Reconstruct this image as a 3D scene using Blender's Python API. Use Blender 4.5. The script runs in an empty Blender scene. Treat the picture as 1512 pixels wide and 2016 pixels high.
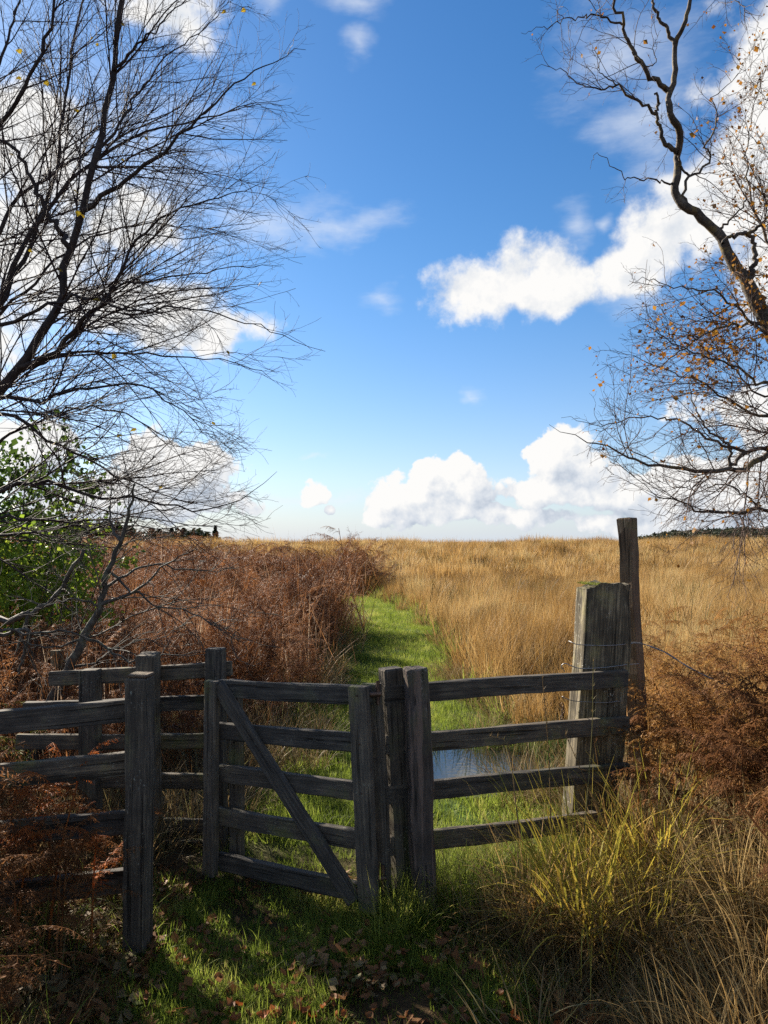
import bpy, bmesh, math
import numpy as np
from mathutils import Vector, Matrix, Euler

scene = bpy.context.scene
R = math.radians
rng = np.random.RandomState(7)

# ------------------------------------------------------------------ camera
FPX, CX, CY, HORIZON = 1450.0, 756.0, 1008.0, 1066.0
EYE = 1.6
PITCH = math.atan((HORIZON - CY) / FPX)
cam_d = bpy.data.cameras.new('camera')
cam = bpy.data.objects.new('camera', cam_d)
scene.collection.objects.link(cam)
cam.location = (0, 0, EYE)
cam.rotation_euler = (math.pi / 2 + PITCH, 0, 0)
cam_d.sensor_fit = 'VERTICAL'
cam_d.sensor_height = 24
cam_d.lens = FPX / 2016 * 24
cam_d.clip_start, cam_d.clip_end = 0.05, 8000
scene.camera = cam
scene.render.resolution_x, scene.render.resolution_y = 768, 1024


def ray(px, py):
    f = Vector((0, math.cos(PITCH), math.sin(PITCH)))
    u = Vector((0, -math.sin(PITCH), math.cos(PITCH)))
    return f + Vector((1, 0, 0)) * ((px - CX) / FPX) - u * ((py - CY) / FPX)


def at(px, py, Y):
    d = ray(px, py)
    return Vector((0, 0, EYE)) + d * (Y / d.y)


# ------------------------------------------------------------------ light
SUN_AZ, SUN_EL = R(43), R(29)            # azimuth counted to the left of the view
sun_dir = Vector((-math.sin(SUN_AZ) * math.cos(SUN_EL), math.cos(SUN_AZ) * math.cos(SUN_EL), math.sin(SUN_EL)))
sun_d = bpy.data.lights.new('sun', 'SUN')
sun_d.energy = 5.0
sun_d.angle = R(0.53)
sun_d.color = (1.0, 0.90, 0.76)
sun = bpy.data.objects.new('sun', sun_d)
scene.collection.objects.link(sun)
sun.rotation_euler = (-sun_dir).to_track_quat('-Z', 'Y').to_euler()
sun.location = sun_dir * 50

scene.view_settings.view_transform = 'Standard'
scene.view_settings.look = 'None'
scene.view_settings.exposure = 1.55
scene.view_settings.gamma = 1.0
scene.view_settings.use_curve_mapping = False
scene.cycles.max_bounces = 5
scene.cycles.diffuse_bounces = 2
scene.cycles.glossy_bounces = 2
scene.cycles.transmission_bounces = 4
scene.cycles.transparent_max_bounces = 4
scene.cycles.caustics_reflective = False
scene.cycles.caustics_refractive = False
scene.cycles.use_denoising = False

SKY_STRENGTH = 0.052
CLOUD_LUM = 6.25


class NT:
    """small helper that wires shader maths"""
    def __init__(s, tree):
        s.t = tree

    def node(s, kind, **kw):
        n = s.t.nodes.new(kind)
        for k, v in kw.items():
            setattr(n, k, v)
        return n

    def set(s, sock, v):
        if isinstance(v, bpy.types.NodeSocket):
            s.t.links.new(v, sock)
        elif v is not None:
            sock.default_value = v

    def m(s, op, a, b=None, c=None, clamp=False):
        n = s.node('ShaderNodeMath', operation=op, use_clamp=clamp)
        for i, v in enumerate((a, b, c)):
            s.set(n.inputs[i], v)
        return n.outputs[0]

    def v(s, op, a, b=None, c=None):
        n = s.node('ShaderNodeVectorMath', operation=op)
        for i, x in enumerate((a, b, c)):
            if x is not None:
                s.set(n.inputs[i], x)
        return n.outputs['Value'] if op in ('LENGTH', 'DOT_PRODUCT', 'DISTANCE') else n.outputs['Vector']

    def scale(s, a, f):
        n = s.node('ShaderNodeVectorMath', operation='SCALE')
        s.set(n.inputs[0], a)
        s.set(n.inputs['Scale'], f)
        return n.outputs['Vector']

    def noise(s, vec, scale, detail=3, rough=0.5, out='Fac'):
        n = s.node('ShaderNodeTexNoise')
        if vec is not None:
            s.set(n.inputs['Vector'], vec)
        n.inputs['Scale'].default_value = scale
        n.inputs['Detail'].default_value = detail
        n.inputs['Roughness'].default_value = rough
        return n.outputs[out]

    def ramp(s, fac, stops, interp='LINEAR'):
        n = s.node('ShaderNodeValToRGB')
        n.color_ramp.interpolation = interp
        e = n.color_ramp.elements
        while len(e) < len(stops):
            e.new(0.5)
        for el, (p, c) in zip(e, stops):
            el.position = p
            el.color = (c[0], c[1], c[2], 1)
        s.set(n.inputs[0], fac)
        return n.outputs[0]

    def mix(s, fac, a, b, blend='MIX'):
        n = s.node('ShaderNodeMix', data_type='RGBA', blend_type=blend)
        s.set(n.inputs[0], fac)
        s.set(n.inputs[6], a if isinstance(a, bpy.types.NodeSocket) else (*a, 1))
        s.set(n.inputs[7], b if isinstance(b, bpy.types.NodeSocket) else (*b, 1))
        return n.outputs[2]

    def sstep(s, x, a, b):
        n = s.node('ShaderNodeMapRange', interpolation_type='SMOOTHSTEP')
        s.set(n.inputs[0], x)
        n.inputs[1].default_value = a
        n.inputs[2].default_value = b
        return n.outputs[0]


def azel(px, py):
    d = ray(px, py).normalized()
    return math.atan2(d.x, d.y), math.asin(d.z)


world = bpy.data.worlds.new('World')
scene.world = world
world.use_nodes = True
wt = world.node_tree
wt.nodes.clear()
W = NT(wt)
sky = W.node('ShaderNodeTexSky', sky_type='NISHITA')
sky.sun_disc = False
sky.sun_elevation = SUN_EL
sky.sun_rotation = -SUN_AZ
sky.altitude = 50
sky.air_density = 1.0
sky.dust_density = 0.3
sky.ozone_density = 1.6
tc = W.node('ShaderNodeTexCoord')
dirv = W.v('NORMALIZE', tc.outputs['Generated'])
sep = W.node('ShaderNodeSeparateXYZ')
W.set(sep.inputs[0], dirv)
az = W.m('ARCTAN2', sep.outputs[0], sep.outputs[1])
el = W.m('ARCSINE', sep.outputs[2])
comb = W.node('ShaderNodeCombineXYZ')
W.set(comb.inputs[0], az)
W.set(comb.inputs[1], el)
P0 = comb.outputs[0]
warp = W.v('SUBTRACT', W.noise(dirv, 9.0, 4, 0.55, 'Color'), (0.5, 0.5, 0.5))
P = W.v('ADD', P0, W.scale(warp, 0.085))
fb1 = W.noise(dirv, 15.0, 9, 0.60)
fb2 = W.noise(W.v('ADD', dirv, (-0.018, 0.0, 0.016)), 15.0, 5, 0.60)


def blob_field(blobs, coord):
    cur = None
    for (px, py, rx, ry) in blobs:
        a, e = azel(px, py)
        ix, iy = FPX / rx, FPX / ry
        q = W.v('MULTIPLY_ADD', coord, (ix, iy, 0.0), (-a * ix, -e * iy, 0.0))
        l = W.v('LENGTH', q)
        cur = l if cur is None else W.m('MINIMUM', cur, l)
    return cur


CUMULUS = [
    # bank climbing out of the frame at the right
    (1560, 130, 150, 150), (1530, 300, 150, 130), (1440, 400, 130, 90), (1330, 470, 130, 75), (1230, 525, 90, 55),
    # the lone cloud in mid sky
    (1080, 560, 120, 72), (955, 572, 110, 70), (1020, 545, 90, 66),
    (1560, 520, 120, 110), (1560, 800, 160, 60),
    # cumulus along the horizon
    (775, 985, 62, 50), (830, 960, 45, 40), (925, 965, 62, 60), (760, 1015, 60, 24), (870, 1010, 90, 30),
    (1105, 905, 72, 60), (1075, 965, 110, 42), (1200, 960, 130, 50), (1360, 970, 160, 60), (1540, 960, 160, 70),
    (1000, 1020, 190, 22), (1340, 1025, 220, 24),
    (604, 966, 30, 26), (643, 993, 13, 11),
    # behind the birch twigs on the left
    (60, 330, 170, 140), (60, 470, 190, 130), (230, 590, 210, 65), (390, 650, 150, 52), (260, 420, 120, 70), (330, 25, 140, 60),
    (340, 930, 120, 60), (260, 990, 190, 50), (40, 880, 110, 60), (-150, 620, 190, 120), (-120, 120, 130, 90),
]
SOFT = [(520, 430, 190, 75), (660, 450, 190, 38), (700, 105, 42, 44), (700, 10, 90, 38), (520, 5, 45, 30),
        (1185, 440, 30, 20), (1127, 440, 50, 50), (942, 780, 26, 20), (615, 901, 50, 7), (755, 580, 60, 34), (1230, 90, 190, 120),
        (1250, 590, 90, 60), (620, 972, 140, 12), (300, 330, 260, 240), (1300, 250, 120, 150)]
LOWC = [b for b in CUMULUS if b[1] > 840]
lmin = blob_field(CUMULUS, P)
# broken cloud carries on over the rest of the sky, as it does in the view
low = W.noise(dirv, 3.1, 3, 0.5)
outside = W.m('MAXIMUM', W.sstep(W.m('ABSOLUTE', az), 0.62, 0.85), W.sstep(el, 0.75, 0.95))
gen = W.m('ADD', W.m('MULTIPLY', W.m('SUBTRACT', low, 0.53), 5.0), W.m('MULTIPLY', W.m('SUBTRACT', outside, 1.0), 6.0))
dens0 = W.m('MAXIMUM', W.m('SUBTRACT', 1.0, lmin), gen)
lowc = W.m('SUBTRACT', 1.0, W.sstep(el, 0.13, 0.26))       # distant cumulus: finer, crisper heads
fb3 = W.noise(dirv, 42.0, 6, 0.62)
fb4 = W.noise(W.v('ADD', dirv, (-0.007, 0.0, 0.007)), 42.0, 3, 0.62)
dens = W.m('ADD', W.m('MAXIMUM', dens0, -3.0), W.m('MULTIPLY', W.m('SUBTRACT', fb1, 0.47), 2.0))
dens = W.m('ADD', dens, W.m('MULTIPLY', lowc, W.m('MULTIPLY', W.m('SUBTRACT', fb3, 0.48), 1.0)))
edge = W.m('ADD', 0.22, W.m('MULTIPLY', W.sstep(el, 0.12, 0.30), 0.36))
alpha = W.sstep(W.m('DIVIDE', dens, edge), 0.02, 1.0)
lit = W.m('ADD', 0.80, W.m('MULTIPLY', W.m('SUBTRACT', fb1, fb2), 2.0))
# how much cloud stands between this point and the sun: bright upper left shoulders, grey right sides and bases
P2_ = W.v('ADD', P, (-0.020, 0.030, 0.0))
thick_ = W.m('SUBTRACT', blob_field(LOWC, P2_), blob_field(LOWC, P))
lit = W.m('ADD', lit, W.m('MULTIPLY', lowc, W.m('ADD', W.m('MULTIPLY', W.m('SUBTRACT', fb3, fb4), 0.9), W.m('MULTIPLY', W.m('SUBTRACT', thick_, 0.30), 0.55))))
lit = W.m('SUBTRACT', lit, W.m('MULTIPLY', W.sstep(dens, 0.6, 1.8), 0.24))
# undersides of the low cumulus lose light
lit = W.m('ADD', lit, W.m('MULTIPLY', W.sstep(el, 0.01, 0.12), 0.12), clamp=True)
ccol = W.ramp(lit, [(0.0, (0.46, 0.54, 0.66)), (0.5, (0.75, 0.80, 0.87)), (1.0, (1.04, 1.03, 1.01))])
ccol = W.mix(1.0, ccol, (CLOUD_LUM,) * 3, 'MULTIPLY')
streak = W.noise(W.v('MULTIPLY', dirv, (5.0, 5.0, 16.0)), 1.6, 7, 0.62)
softd = W.m('ADD', W.m('SUBTRACT', 1.0, blob_field(SOFT, P)), W.m('MULTIPLY', W.m('SUBTRACT', streak, 0.5), 2.2))
softa = W.m('MULTIPLY', W.sstep(softd, 0.0, 1.5), 0.62)
hsv = W.node('ShaderNodeHueSaturation')
hsv.inputs['Saturation'].default_value = 1.32
hsv.inputs['Hue'].default_value = 0.503
W.set(hsv.inputs['Color'], sky.outputs[0])
veil = W.m('MULTIPLY', W.m('POWER', 2.718, W.m('MULTIPLY', W.m('MAXIMUM', el, 0.0), -9.5)), 0.84)
deep = W.mix(1.0, hsv.outputs[0], W.mix(W.sstep(el, 0.02, 0.42), (0.80, 0.845, 0.99), (0.78, 0.93, 1.0)), 'MULTIPLY')
skyc = W.mix(veil, deep, (4.1, 4.75, 5.85))       # pale vapour low over the moor
c1 = W.mix(softa, skyc, (CLOUD_LUM * .92, CLOUD_LUM * .97, CLOUD_LUM * 1.04))
c2 = W.mix(alpha, c1, ccol)
bg = W.node('ShaderNodeBackground')
W.set(bg.inputs[0], c2)
bg.inputs[1].default_value = SKY_STRENGTH
wo = W.node('ShaderNodeOutputWorld')
W.set(wo.inputs[0], bg.outputs[0])
world.cycles.sampling_method = 'MANUAL'
world.cycles.sample_map_resolution = 512


# ------------------------------------------------------------------ materials
def new_mat(name):
    m = bpy.data.materials.new(name)
    m.use_nodes = True
    m.node_tree.nodes.clear()
    return m, NT(m.node_tree)


def finish(N, shader):
    o = N.node('ShaderNodeOutputMaterial')
    N.set(o.inputs[0], shader)


def principled(N, col, rough=0.8, bump=None, dist=0.01, strength=0.5, spec=0.3):
    p = N.node('ShaderNodeBsdfPrincipled')
    N.set(p.inputs['Base Color'], col if isinstance(col, bpy.types.NodeSocket) else (*col, 1))
    N.set(p.inputs['Roughness'], rough)
    p.inputs['Specular IOR Level'].default_value = spec
    if bump is not None:
        b = N.node('ShaderNodeBump')
        b.inputs['Strength'].default_value = strength
        b.inputs['Distance'].default_value = dist
        N.set(b.inputs['Height'], bump)
        N.set(p.inputs['Normal'], b.outputs[0])
    return p.outputs[0]


def blade_mat(name, stops, trans=0.35, rough=0.6, patch=None, spec=0.2):
    """leaf or blade: colour by blade, by clump and by height, light shines through"""
    m, N = new_mat(name)
    a = N.node('ShaderNodeAttribute', attribute_name='rnd').outputs['Fac']
    oi = N.node('ShaderNodeObjectInfo').outputs['Random']
    f = N.m('ADD', N.m('MULTIPLY', a, 0.62), N.m('MULTIPLY', oi, 0.38))
    if patch:
        g = N.node('ShaderNodeNewGeometry').outputs['Position']
        f = N.m('ADD', N.m('MULTIPLY', f, 0.50), N.m('MULTIPLY', N.sstep(N.noise(g, patch, 5, 0.7), 0.36, 0.64), 0.50))
    col = N.ramp(f, [(q, tuple(0.86 * x for x in c)) for q, c in stops])
    p = principled(N, col, rough, spec=spec)
    t = N.node('ShaderNodeBsdfTranslucent')
    N.set(t.inputs[0], col)
    mx = N.node('ShaderNodeMixShader')
    mx.inputs[0].default_value = trans
    N.set(mx.inputs[1], p)
    N.set(mx.inputs[2], t.outputs[0])
    finish(N, mx.outputs[0])
    return m


MAT = {}
MAT['moor'] = blade_mat('moor_grass_straw', [(0.0, (0.10, 0.075, 0.024)), (0.2, (0.19, 0.115, 0.036)), (0.4, (0.36, 0.205, 0.064)),
                                             (0.6, (0.49, 0.31, 0.11)), (0.8, (0.61, 0.45, 0.21)), (1.0, (0.27, 0.26, 0.095))], 0.40, patch=0.42)
MAT['green'] = blade_mat('short_green_grass', [(0.0, (0.065, 0.095, 0.015)), (0.4, (0.17, 0.23, 0.030)),
                                               (0.7, (0.29, 0.35, 0.055)), (0.88, (0.44, 0.40, 0.12)), (1.0, (0.46, 0.33, 0.16))], 0.54, patch=2.0)
MAT['rank'] = blade_mat('rank_dead_grass', [(0.0, (0.07, 0.045, 0.02)), (0.4, (0.20, 0.13, 0.055)), (0.7, (0.32, 0.23, 0.11)),
                                            (0.85, (0.15, 0.17, 0.05)), (1.0, (0.44, 0.34, 0.18))], 0.35)
MAT['yellow'] = blade_mat('yellow_green_blades', [(0.0, (0.26, 0.23, 0.035)), (0.35, (0.46, 0.40, 0.06)), (0.6, (0.58, 0.44, 0.07)),
                                                  (0.8, (0.58, 0.30, 0.06)), (1.0, (0.62, 0.46, 0.20))], 0.5)
MAT['rush'] = blade_mat('hollow_rush', [(0.0, (0.045, 0.030, 0.012)), (0.4, (0.11, 0.070, 0.022)), (0.7, (0.14, 0.14, 0.04)), (1.0, (0.30, 0.20, 0.07))], 0.35)
MAT['reed'] = blade_mat('water_reed', [(0.0, (0.03, 0.06, 0.012)), (0.6, (0.08, 0.14, 0.03)), (1.0, (0.35, 0.30, 0.14))], 0.35)
MAT['bracken'] = blade_mat('dead_bracken', [(0.0, (0.036, 0.015, 0.007)), (0.33, (0.12, 0.047, 0.018)), (0.62, (0.26, 0.105, 0.038)),
                                            (0.82, (0.44, 0.22, 0.095)), (1.0, (0.72, 0.58, 0.42))], 0.34, 0.6, patch=0.8, spec=0.22)
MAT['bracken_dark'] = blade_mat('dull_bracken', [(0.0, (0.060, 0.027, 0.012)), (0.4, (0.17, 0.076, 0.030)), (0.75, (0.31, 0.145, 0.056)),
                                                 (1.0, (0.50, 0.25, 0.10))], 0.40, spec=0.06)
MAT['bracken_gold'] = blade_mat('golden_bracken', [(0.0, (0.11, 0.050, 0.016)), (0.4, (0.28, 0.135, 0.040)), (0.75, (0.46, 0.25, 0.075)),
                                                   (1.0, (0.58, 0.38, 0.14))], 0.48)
MAT['bracken_orange'] = blade_mat('orange_bracken', [(0.0, (0.22, 0.060, 0.014)), (0.5, (0.40, 0.115, 0.025)), (1.0, (0.52, 0.20, 0.05))], 0.4)
MAT['green_fern'] = blade_mat('green_bracken', [(0.0, (0.07, 0.11, 0.016)), (0.5, (0.17, 0.21, 0.03)), (1.0, (0.34, 0.30, 0.05))], 0.45)
MAT['holly'] = blade_mat('holly_leaf', [(0.0, (0.025, 0.055, 0.010)), (0.5, (0.07, 0.12, 0.018)), (0.85, (0.12, 0.17, 0.025)), (1.0, (0.26, 0.17, 0.035))], 0.45, 0.35)
MAT['bramble'] = blade_mat('bramble_leaf', [(0.0, (0.09, 0.15, 0.018)), (0.5, (0.25, 0.36, 0.036)), (0.85, (0.38, 0.43, 0.055)), (1.0, (0.52, 0.40, 0.07))], 0.54, 0.45)
MAT['leaf_dry'] = blade_mat('dry_oak_leaf', [(0.0, (0.12, 0.045, 0.018)), (0.5, (0.26, 0.115, 0.045)), (0.8, (0.36, 0.20, 0.09)), (1.0, (0.42, 0.29, 0.17))], 0.3)
MAT['leaf_red'] = blade_mat('rust_oak_leaf', [(0.0, (0.20, 0.045, 0.014)), (0.6, (0.36, 0.11, 0.03)), (1.0, (0.44, 0.20, 0.07))], 0.38)
MAT['leaf_yellow'] = blade_mat('yellow_birch_leaf', [(0.0, (0.10, 0.09, 0.012)), (0.5, (0.30, 0.22, 0.02)), (1.0, (0.44, 0.30, 0.04))], 0.5)
MAT['leaf_orange'] = blade_mat('orange_birch_leaf', [(0.0, (0.16, 0.06, 0.012)), (0.5, (0.36, 0.17, 0.025)), (1.0, (0.50, 0.30, 0.05))], 0.5)
MAT['conifer'] = blade_mat('far_evergreen', [(0.0, (0.012, 0.022, 0.012)), (0.6, (0.028, 0.045, 0.022)), (1.0, (0.05, 0.065, 0.03))], 0.15)
MAT['farwood'] = blade_mat('far_woodland', [(0.0, (0.03, 0.045, 0.03)), (0.5, (0.055, 0.070, 0.040)), (1.0, (0.11, 0.095, 0.045))], 0.15)


def bark_mat(name, c0, c1, c2, lich=None, sc=1.0):
    m, N = new_mat(name)
    co = N.node('ShaderNodeTexCoord').outputs['Object']
    n1 = N.noise(co, 14 * sc, 5, 0.65)
    n2 = N.noise(co, 55 * sc, 4, 0.6)
    col = N.ramp(N.m('ADD', N.m('MULTIPLY', n1, 0.7), N.m('MULTIPLY', n2, 0.3)), [(0.3, c0), (0.5, c1), (0.72, c2)])
    if lich:
        col = N.mix(N.sstep(N.noise(co, 7 * sc, 4, 0.7), 0.52, 0.66), col, lich)
    finish(N, principled(N, col, 0.75, N.m('ADD', n1, n2), 0.006, 0.7, 0.25))
    return m


MAT['bark'] = bark_mat('birch_bark_dark', (0.016, 0.012, 0.011), (0.038, 0.029, 0.026), (0.075, 0.060, 0.052))
MAT['twig'] = bark_mat('birch_twig', (0.022, 0.014, 0.013), (0.042, 0.027, 0.025), (0.075, 0.052, 0.046))
MAT['twig_warm'] = bark_mat('warm_birch_twig', (0.040, 0.024, 0.018), (0.080, 0.048, 0.034), (0.14, 0.095, 0.065))
MAT['bark_right'] = bark_mat('gnarled_bark', (0.025, 0.020, 0.016), (0.075, 0.060, 0.046), (0.19, 0.165, 0.135), (0.16, 0.115, 0.035), 0.9)
MAT['bark_grey'] = bark_mat('sapling_bark', (0.022, 0.019, 0.015), (0.065, 0.056, 0.045), (0.16, 0.15, 0.13), (0.11, 0.115, 0.08), 1.0)


def wood_mat(name, dark, mid, pale, lichen=(0.30, 0.33, 0.30), la=0.5, red=None, green=(0.09, 0.11, 0.035)):
    """weathered sawn timber, grain along local Z"""
    m, N = new_mat(name)
    tcn = N.node('ShaderNodeTexCoord')
    oi = N.node('ShaderNodeObjectInfo').outputs['Random']
    co = N.v('ADD', tcn.outputs['Object'], N.scale((1.7, 3.1, 7.3), oi))
    gr = N.v('MULTIPLY', co, (1.0, 1.0, 0.045))
    n1 = N.noise(gr, 90, 5, 0.65)
    n2 = N.noise(gr, 260, 3, 0.6)
    n3 = N.noise(co, 9, 4, 0.6)
    f = N.m('ADD', N.m('ADD', N.m('MULTIPLY', n1, 0.45), N.m('MULTIPLY', n2, 0.25)), N.m('MULTIPLY', n3, 0.30))
    col = N.ramp(f, [(0.34, dark), (0.50, mid), (0.66, pale)])
    crack = N.sstep(N.noise(N.v('MULTIPLY', co, (1, 1, 0.03)), 60, 2, 0.5), 0.60, 0.68)
    col = N.mix(N.m('MULTIPLY', crack, 0.7), col, tuple(c * 0.25 for c in dark))
    sp = N.m('MULTIPLY', N.sstep(N.noise(N.v('MULTIPLY', co, (1, 1, 0.5)), 120, 3, 0.7), 0.60, 0.68), N.sstep(N.noise(co, 6, 3, 0.6), 0.45, 0.62))
    col = N.mix(N.m('MULTIPLY', sp, la), col, lichen)
    al = N.sstep(N.noise(co, 4.5, 4, 0.65), 0.52, 0.72)
    col = N.mix(N.m('MULTIPLY', al, 0.45), col, green)
    if red:
        col = N.mix(N.m('MULTIPLY', N.sstep(N.noise(gr, 30, 4, 0.7), 0.47, 0.58), 0.7), col, red)
    col = N.mix(1.0, col, (1.06, 1.0, 0.93), 'MULTIPLY')
    tone = N.node('ShaderNodeHueSaturation')
    N.set(tone.inputs['Value'], N.m('ADD', 0.72, N.m('MULTIPLY', oi, 0.6)))
    N.set(tone.inputs['Saturation'], N.m('ADD', 0.8, N.m('MULTIPLY', oi, 0.5)))
    N.set(tone.inputs['Color'], col)
    col = tone.outputs[0]
    h = N.m('SUBTRACT', f, N.m('MULTIPLY', crack, 0.8))
    finish(N, principled(N, col, 0.82, h, 0.006, 0.8, 0.2))
    return m


MAT['rail'] = wood_mat('weathered_rail', (0.026, 0.025, 0.022), (0.066, 0.061, 0.054), (0.17, 0.15, 0.12))
MAT['post'] = wood_mat('weathered_post', (0.024, 0.023, 0.021), (0.064, 0.058, 0.05), (0.17, 0.15, 0.12), la=0.75)
MAT['post_flaky'] = wood_mat('flaky_post', (0.030, 0.026, 0.024), (0.072, 0.060, 0.053), (0.14, 0.12, 0.11), (0.40, 0.41, 0.38), 0.7, red=(0.20, 0.145, 0.12))
MAT['sleeper'] = wood_mat('old_sleeper', (0.026, 0.024, 0.02), (0.078, 0.071, 0.055), (0.3, 0.27, 0.2), (0.46, 0.48, 0.46), 0.9, green=(0.17, 0.17, 0.07))
MAT['stake'] = wood_mat('brown_stake', (0.060, 0.040, 0.026), (0.13, 0.092, 0.060), (0.23, 0.17, 0.11), la=0.3)
MAT['gate'] = wood_mat('grey_gate_timber', (0.03, 0.029, 0.027), (0.07, 0.066, 0.06), (0.17, 0.155, 0.13), la=0.4)


def metal_mat(name, a, b):
    m, N = new_mat(name)
    co = N.node('ShaderNodeTexCoord').outputs['Object']
    f = N.noise(co, 60, 4, 0.65)
    p = N.node('ShaderNodeBsdfPrincipled')
    N.set(p.inputs['Base Color'], N.ramp(f, [(0.35, a), (0.65, b)]))
    p.inputs['Metallic'].default_value = 0.55
    p.inputs['Roughness'].default_value = 0.55
    finish(N, p.outputs[0])
    return m


MAT['rust'] = metal_mat('rusty_steel', (0.06, 0.035, 0.022), (0.16, 0.10, 0.07))
MAT['wire'] = metal_mat('galvanised_wire', (0.16, 0.16, 0.16), (0.34, 0.34, 0.34))


def path_c(y):
    return np.interp(y, [2, 3.4, 5, 8.75, 12.5, 15, 17, 19, 21, 23, 30, 40], [-0.15, 0.0, 0.15, 0.12, 0.20, 0.06, -0.20, -0.52, -0.95, -1.7, -5.0, -11.0])


# ground: soil with thatch, greener where it is trodden
m, N = new_mat('moor_ground')
g = N.node('ShaderNodeNewGeometry').outputs['Position']
n1 = N.noise(g, 1.3, 6, 0.6)
n2 = N.noise(g, 28, 5, 0.65)
base = N.ramp(N.m('ADD', N.m('MULTIPLY', n1, 0.5), N.m('MULTIPLY', n2, 0.5)),
              [(0.30, (0.020, 0.014, 0.008)), (0.5, (0.055, 0.036, 0.018)), (0.7, (0.13, 0.085, 0.04))])
msk = N.node('ShaderNodeAttribute', attribute_name='trodden').outputs['Fac']
turf = N.ramp(n2, [(0.35, (0.022, 0.045, 0.010)), (0.65, (0.07, 0.12, 0.022))])
far = N.node('ShaderNodeAttribute', attribute_name='far').outputs['Fac']
straw = N.ramp(n1, [(0.3, (0.20, 0.12, 0.045)), (0.7, (0.34, 0.22, 0.09))])
col = N.mix(N.m('MULTIPLY', msk, N.sstep(n1, 0.25, 0.6)), base, turf)
col = N.mix(far, col, straw)
finish(N, principled(N, col, 0.95, n2, 0.03, 0.8, 0.1))
MAT['ground'] = m

m, N = new_mat('puddle_water')
g = N.node('ShaderNodeNewGeometry').outputs['Position']
b = N.noise(g, 22, 3, 0.5)
finish(N, principled(N, (0.012, 0.014, 0.010), 0.04, b, 0.01, 0.06, 0.6))
MAT['water'] = m

m, N = new_mat('hill_pasture')
g = N.node('ShaderNodeNewGeometry').outputs['Position']
finish(N, principled(N, N.ramp(N.noise(g, 0.03, 4, 0.6), [(0.35, (0.05, 0.065, 0.035)), (0.65, (0.16, 0.14, 0.06))]), 0.95))
MAT['hill'] = m


# ------------------------------------------------------------------ helpers
COL = scene.collection


def tag(o, label=None, cat=None, group=None, kind=None):
    if label:
        o['label'] = label
    if cat:
        o['category'] = cat
    if group:
        o['group'] = group
    if kind:
        o['kind'] = kind
    return o


def mesh_from(name, verts, faces, attrs=None, smooth=False, mat=None):
    verts = np.ascontiguousarray(np.asarray(verts, np.float32).reshape(-1, 3))
    faces = np.ascontiguousarray(np.asarray(faces, np.int32))
    k = faces.shape[1]
    me = bpy.data.meshes.new(name)
    me.vertices.add(len(verts))
    me.vertices.foreach_set('co', verts.ravel())
    me.loops.add(faces.size)
    me.loops.foreach_set('vertex_index', faces.ravel())
    me.polygons.add(len(faces))
    me.polygons.foreach_set('loop_start', np.arange(0, faces.size, k, dtype=np.int32))
    me.polygons.foreach_set('loop_total', np.full(len(faces), k, np.int32))
    if smooth:
        me.polygons.foreach_set('use_smooth', np.ones(len(faces), bool))
    for an, av in (attrs or {}).items():
        at_ = me.attributes.new(an, 'FLOAT', 'POINT')
        at_.data.foreach_set('value', np.asarray(av, np.float32).ravel())
    me.update(calc_edges=True)
    if mat:
        me.materials.append(mat)
    return me


def obj(name, me, parent=None, world=None, link=True):
    o = bpy.data.objects.new(name, me)
    if link:
        COL.objects.link(o)
    if parent is not None:
        o.parent = parent
    if world is not None:
        pw, p = Matrix(), parent
        while p is not None:
            pw, p = p.matrix_basis @ pw, p.parent
        o.matrix_basis = pw.inverted() @ world
    return o


def thing(name, loc, label, cat, group=None, rz=0.0, scale=1.0):
    o = bpy.data.objects.new(name, None)
    o.empty_display_size = 0.1
    COL.objects.link(o)
    o.matrix_basis = Matrix.LocRotScale(Vector(loc), Euler((0, 0, rz)), Vector((scale,) * 3))
    return tag(o, label, cat, group)


def cat_geo(parts):
    """join (verts, quads, attr) triples"""
    vs, fs, rs, off = [], [], [], 0
    for v, f, r in parts:
        v = v.reshape(-1, 3)
        vs.append(v)
        fs.append(f + off)
        rs.append(r.ravel())
        off += len(v)
    return np.concatenate(vs), np.concatenate(fs), np.concatenate(rs)


def grid_faces(n, p, q):
    """n strips of p x q vertices (q open) -> quads"""
    i = np.arange(p - 1)[:, None] * q + np.arange(q - 1)[None]
    quad = np.stack([i, i + 1, i + q + 1, i + q], -1).reshape(-1, 4)
    return (quad[None] + (np.arange(n) * p * q)[:, None, None]).reshape(-1, 4)


def blades(rs, n, L, base, azm, lean, curl, w, seg=4, rnd=None):
    t = np.linspace(0, 1, seg + 1)
    th = lean[:, None] + curl[:, None] * t[None] ** 1.3
    thm = (th[:, 1:] + th[:, :-1]) / 2
    ds = (L / seg)[:, None]
    h = np.concatenate([np.zeros((n, 1)), np.cumsum(np.sin(thm) * ds, 1)], 1)
    z = np.concatenate([np.zeros((n, 1)), np.cumsum(np.cos(thm) * ds, 1)], 1)
    dx, dy = np.cos(azm)[:, None], np.sin(azm)[:, None]
    c = np.stack([base[:, 0:1] + h * dx, base[:, 1:2] + h * dy, base[:, 2:3] + z], -1)
    fa = azm + np.pi / 2 + rs.normal(0, 0.5, n)
    side = np.stack([np.cos(fa), np.sin(fa), np.zeros(n)], -1)[:, None]
    ww = (w[:, None] * np.clip(1.02 - t[None] ** 1.6, 0.03, 1))[..., None] / 2
    v = np.stack([c - side * ww, c + side * ww], 2)
    if rnd is None:
        rnd = rs.rand(n)
    return v.reshape(-1, 3), grid_faces(n, seg + 1, 2), np.repeat(rnd, (seg + 1) * 2)


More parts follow.
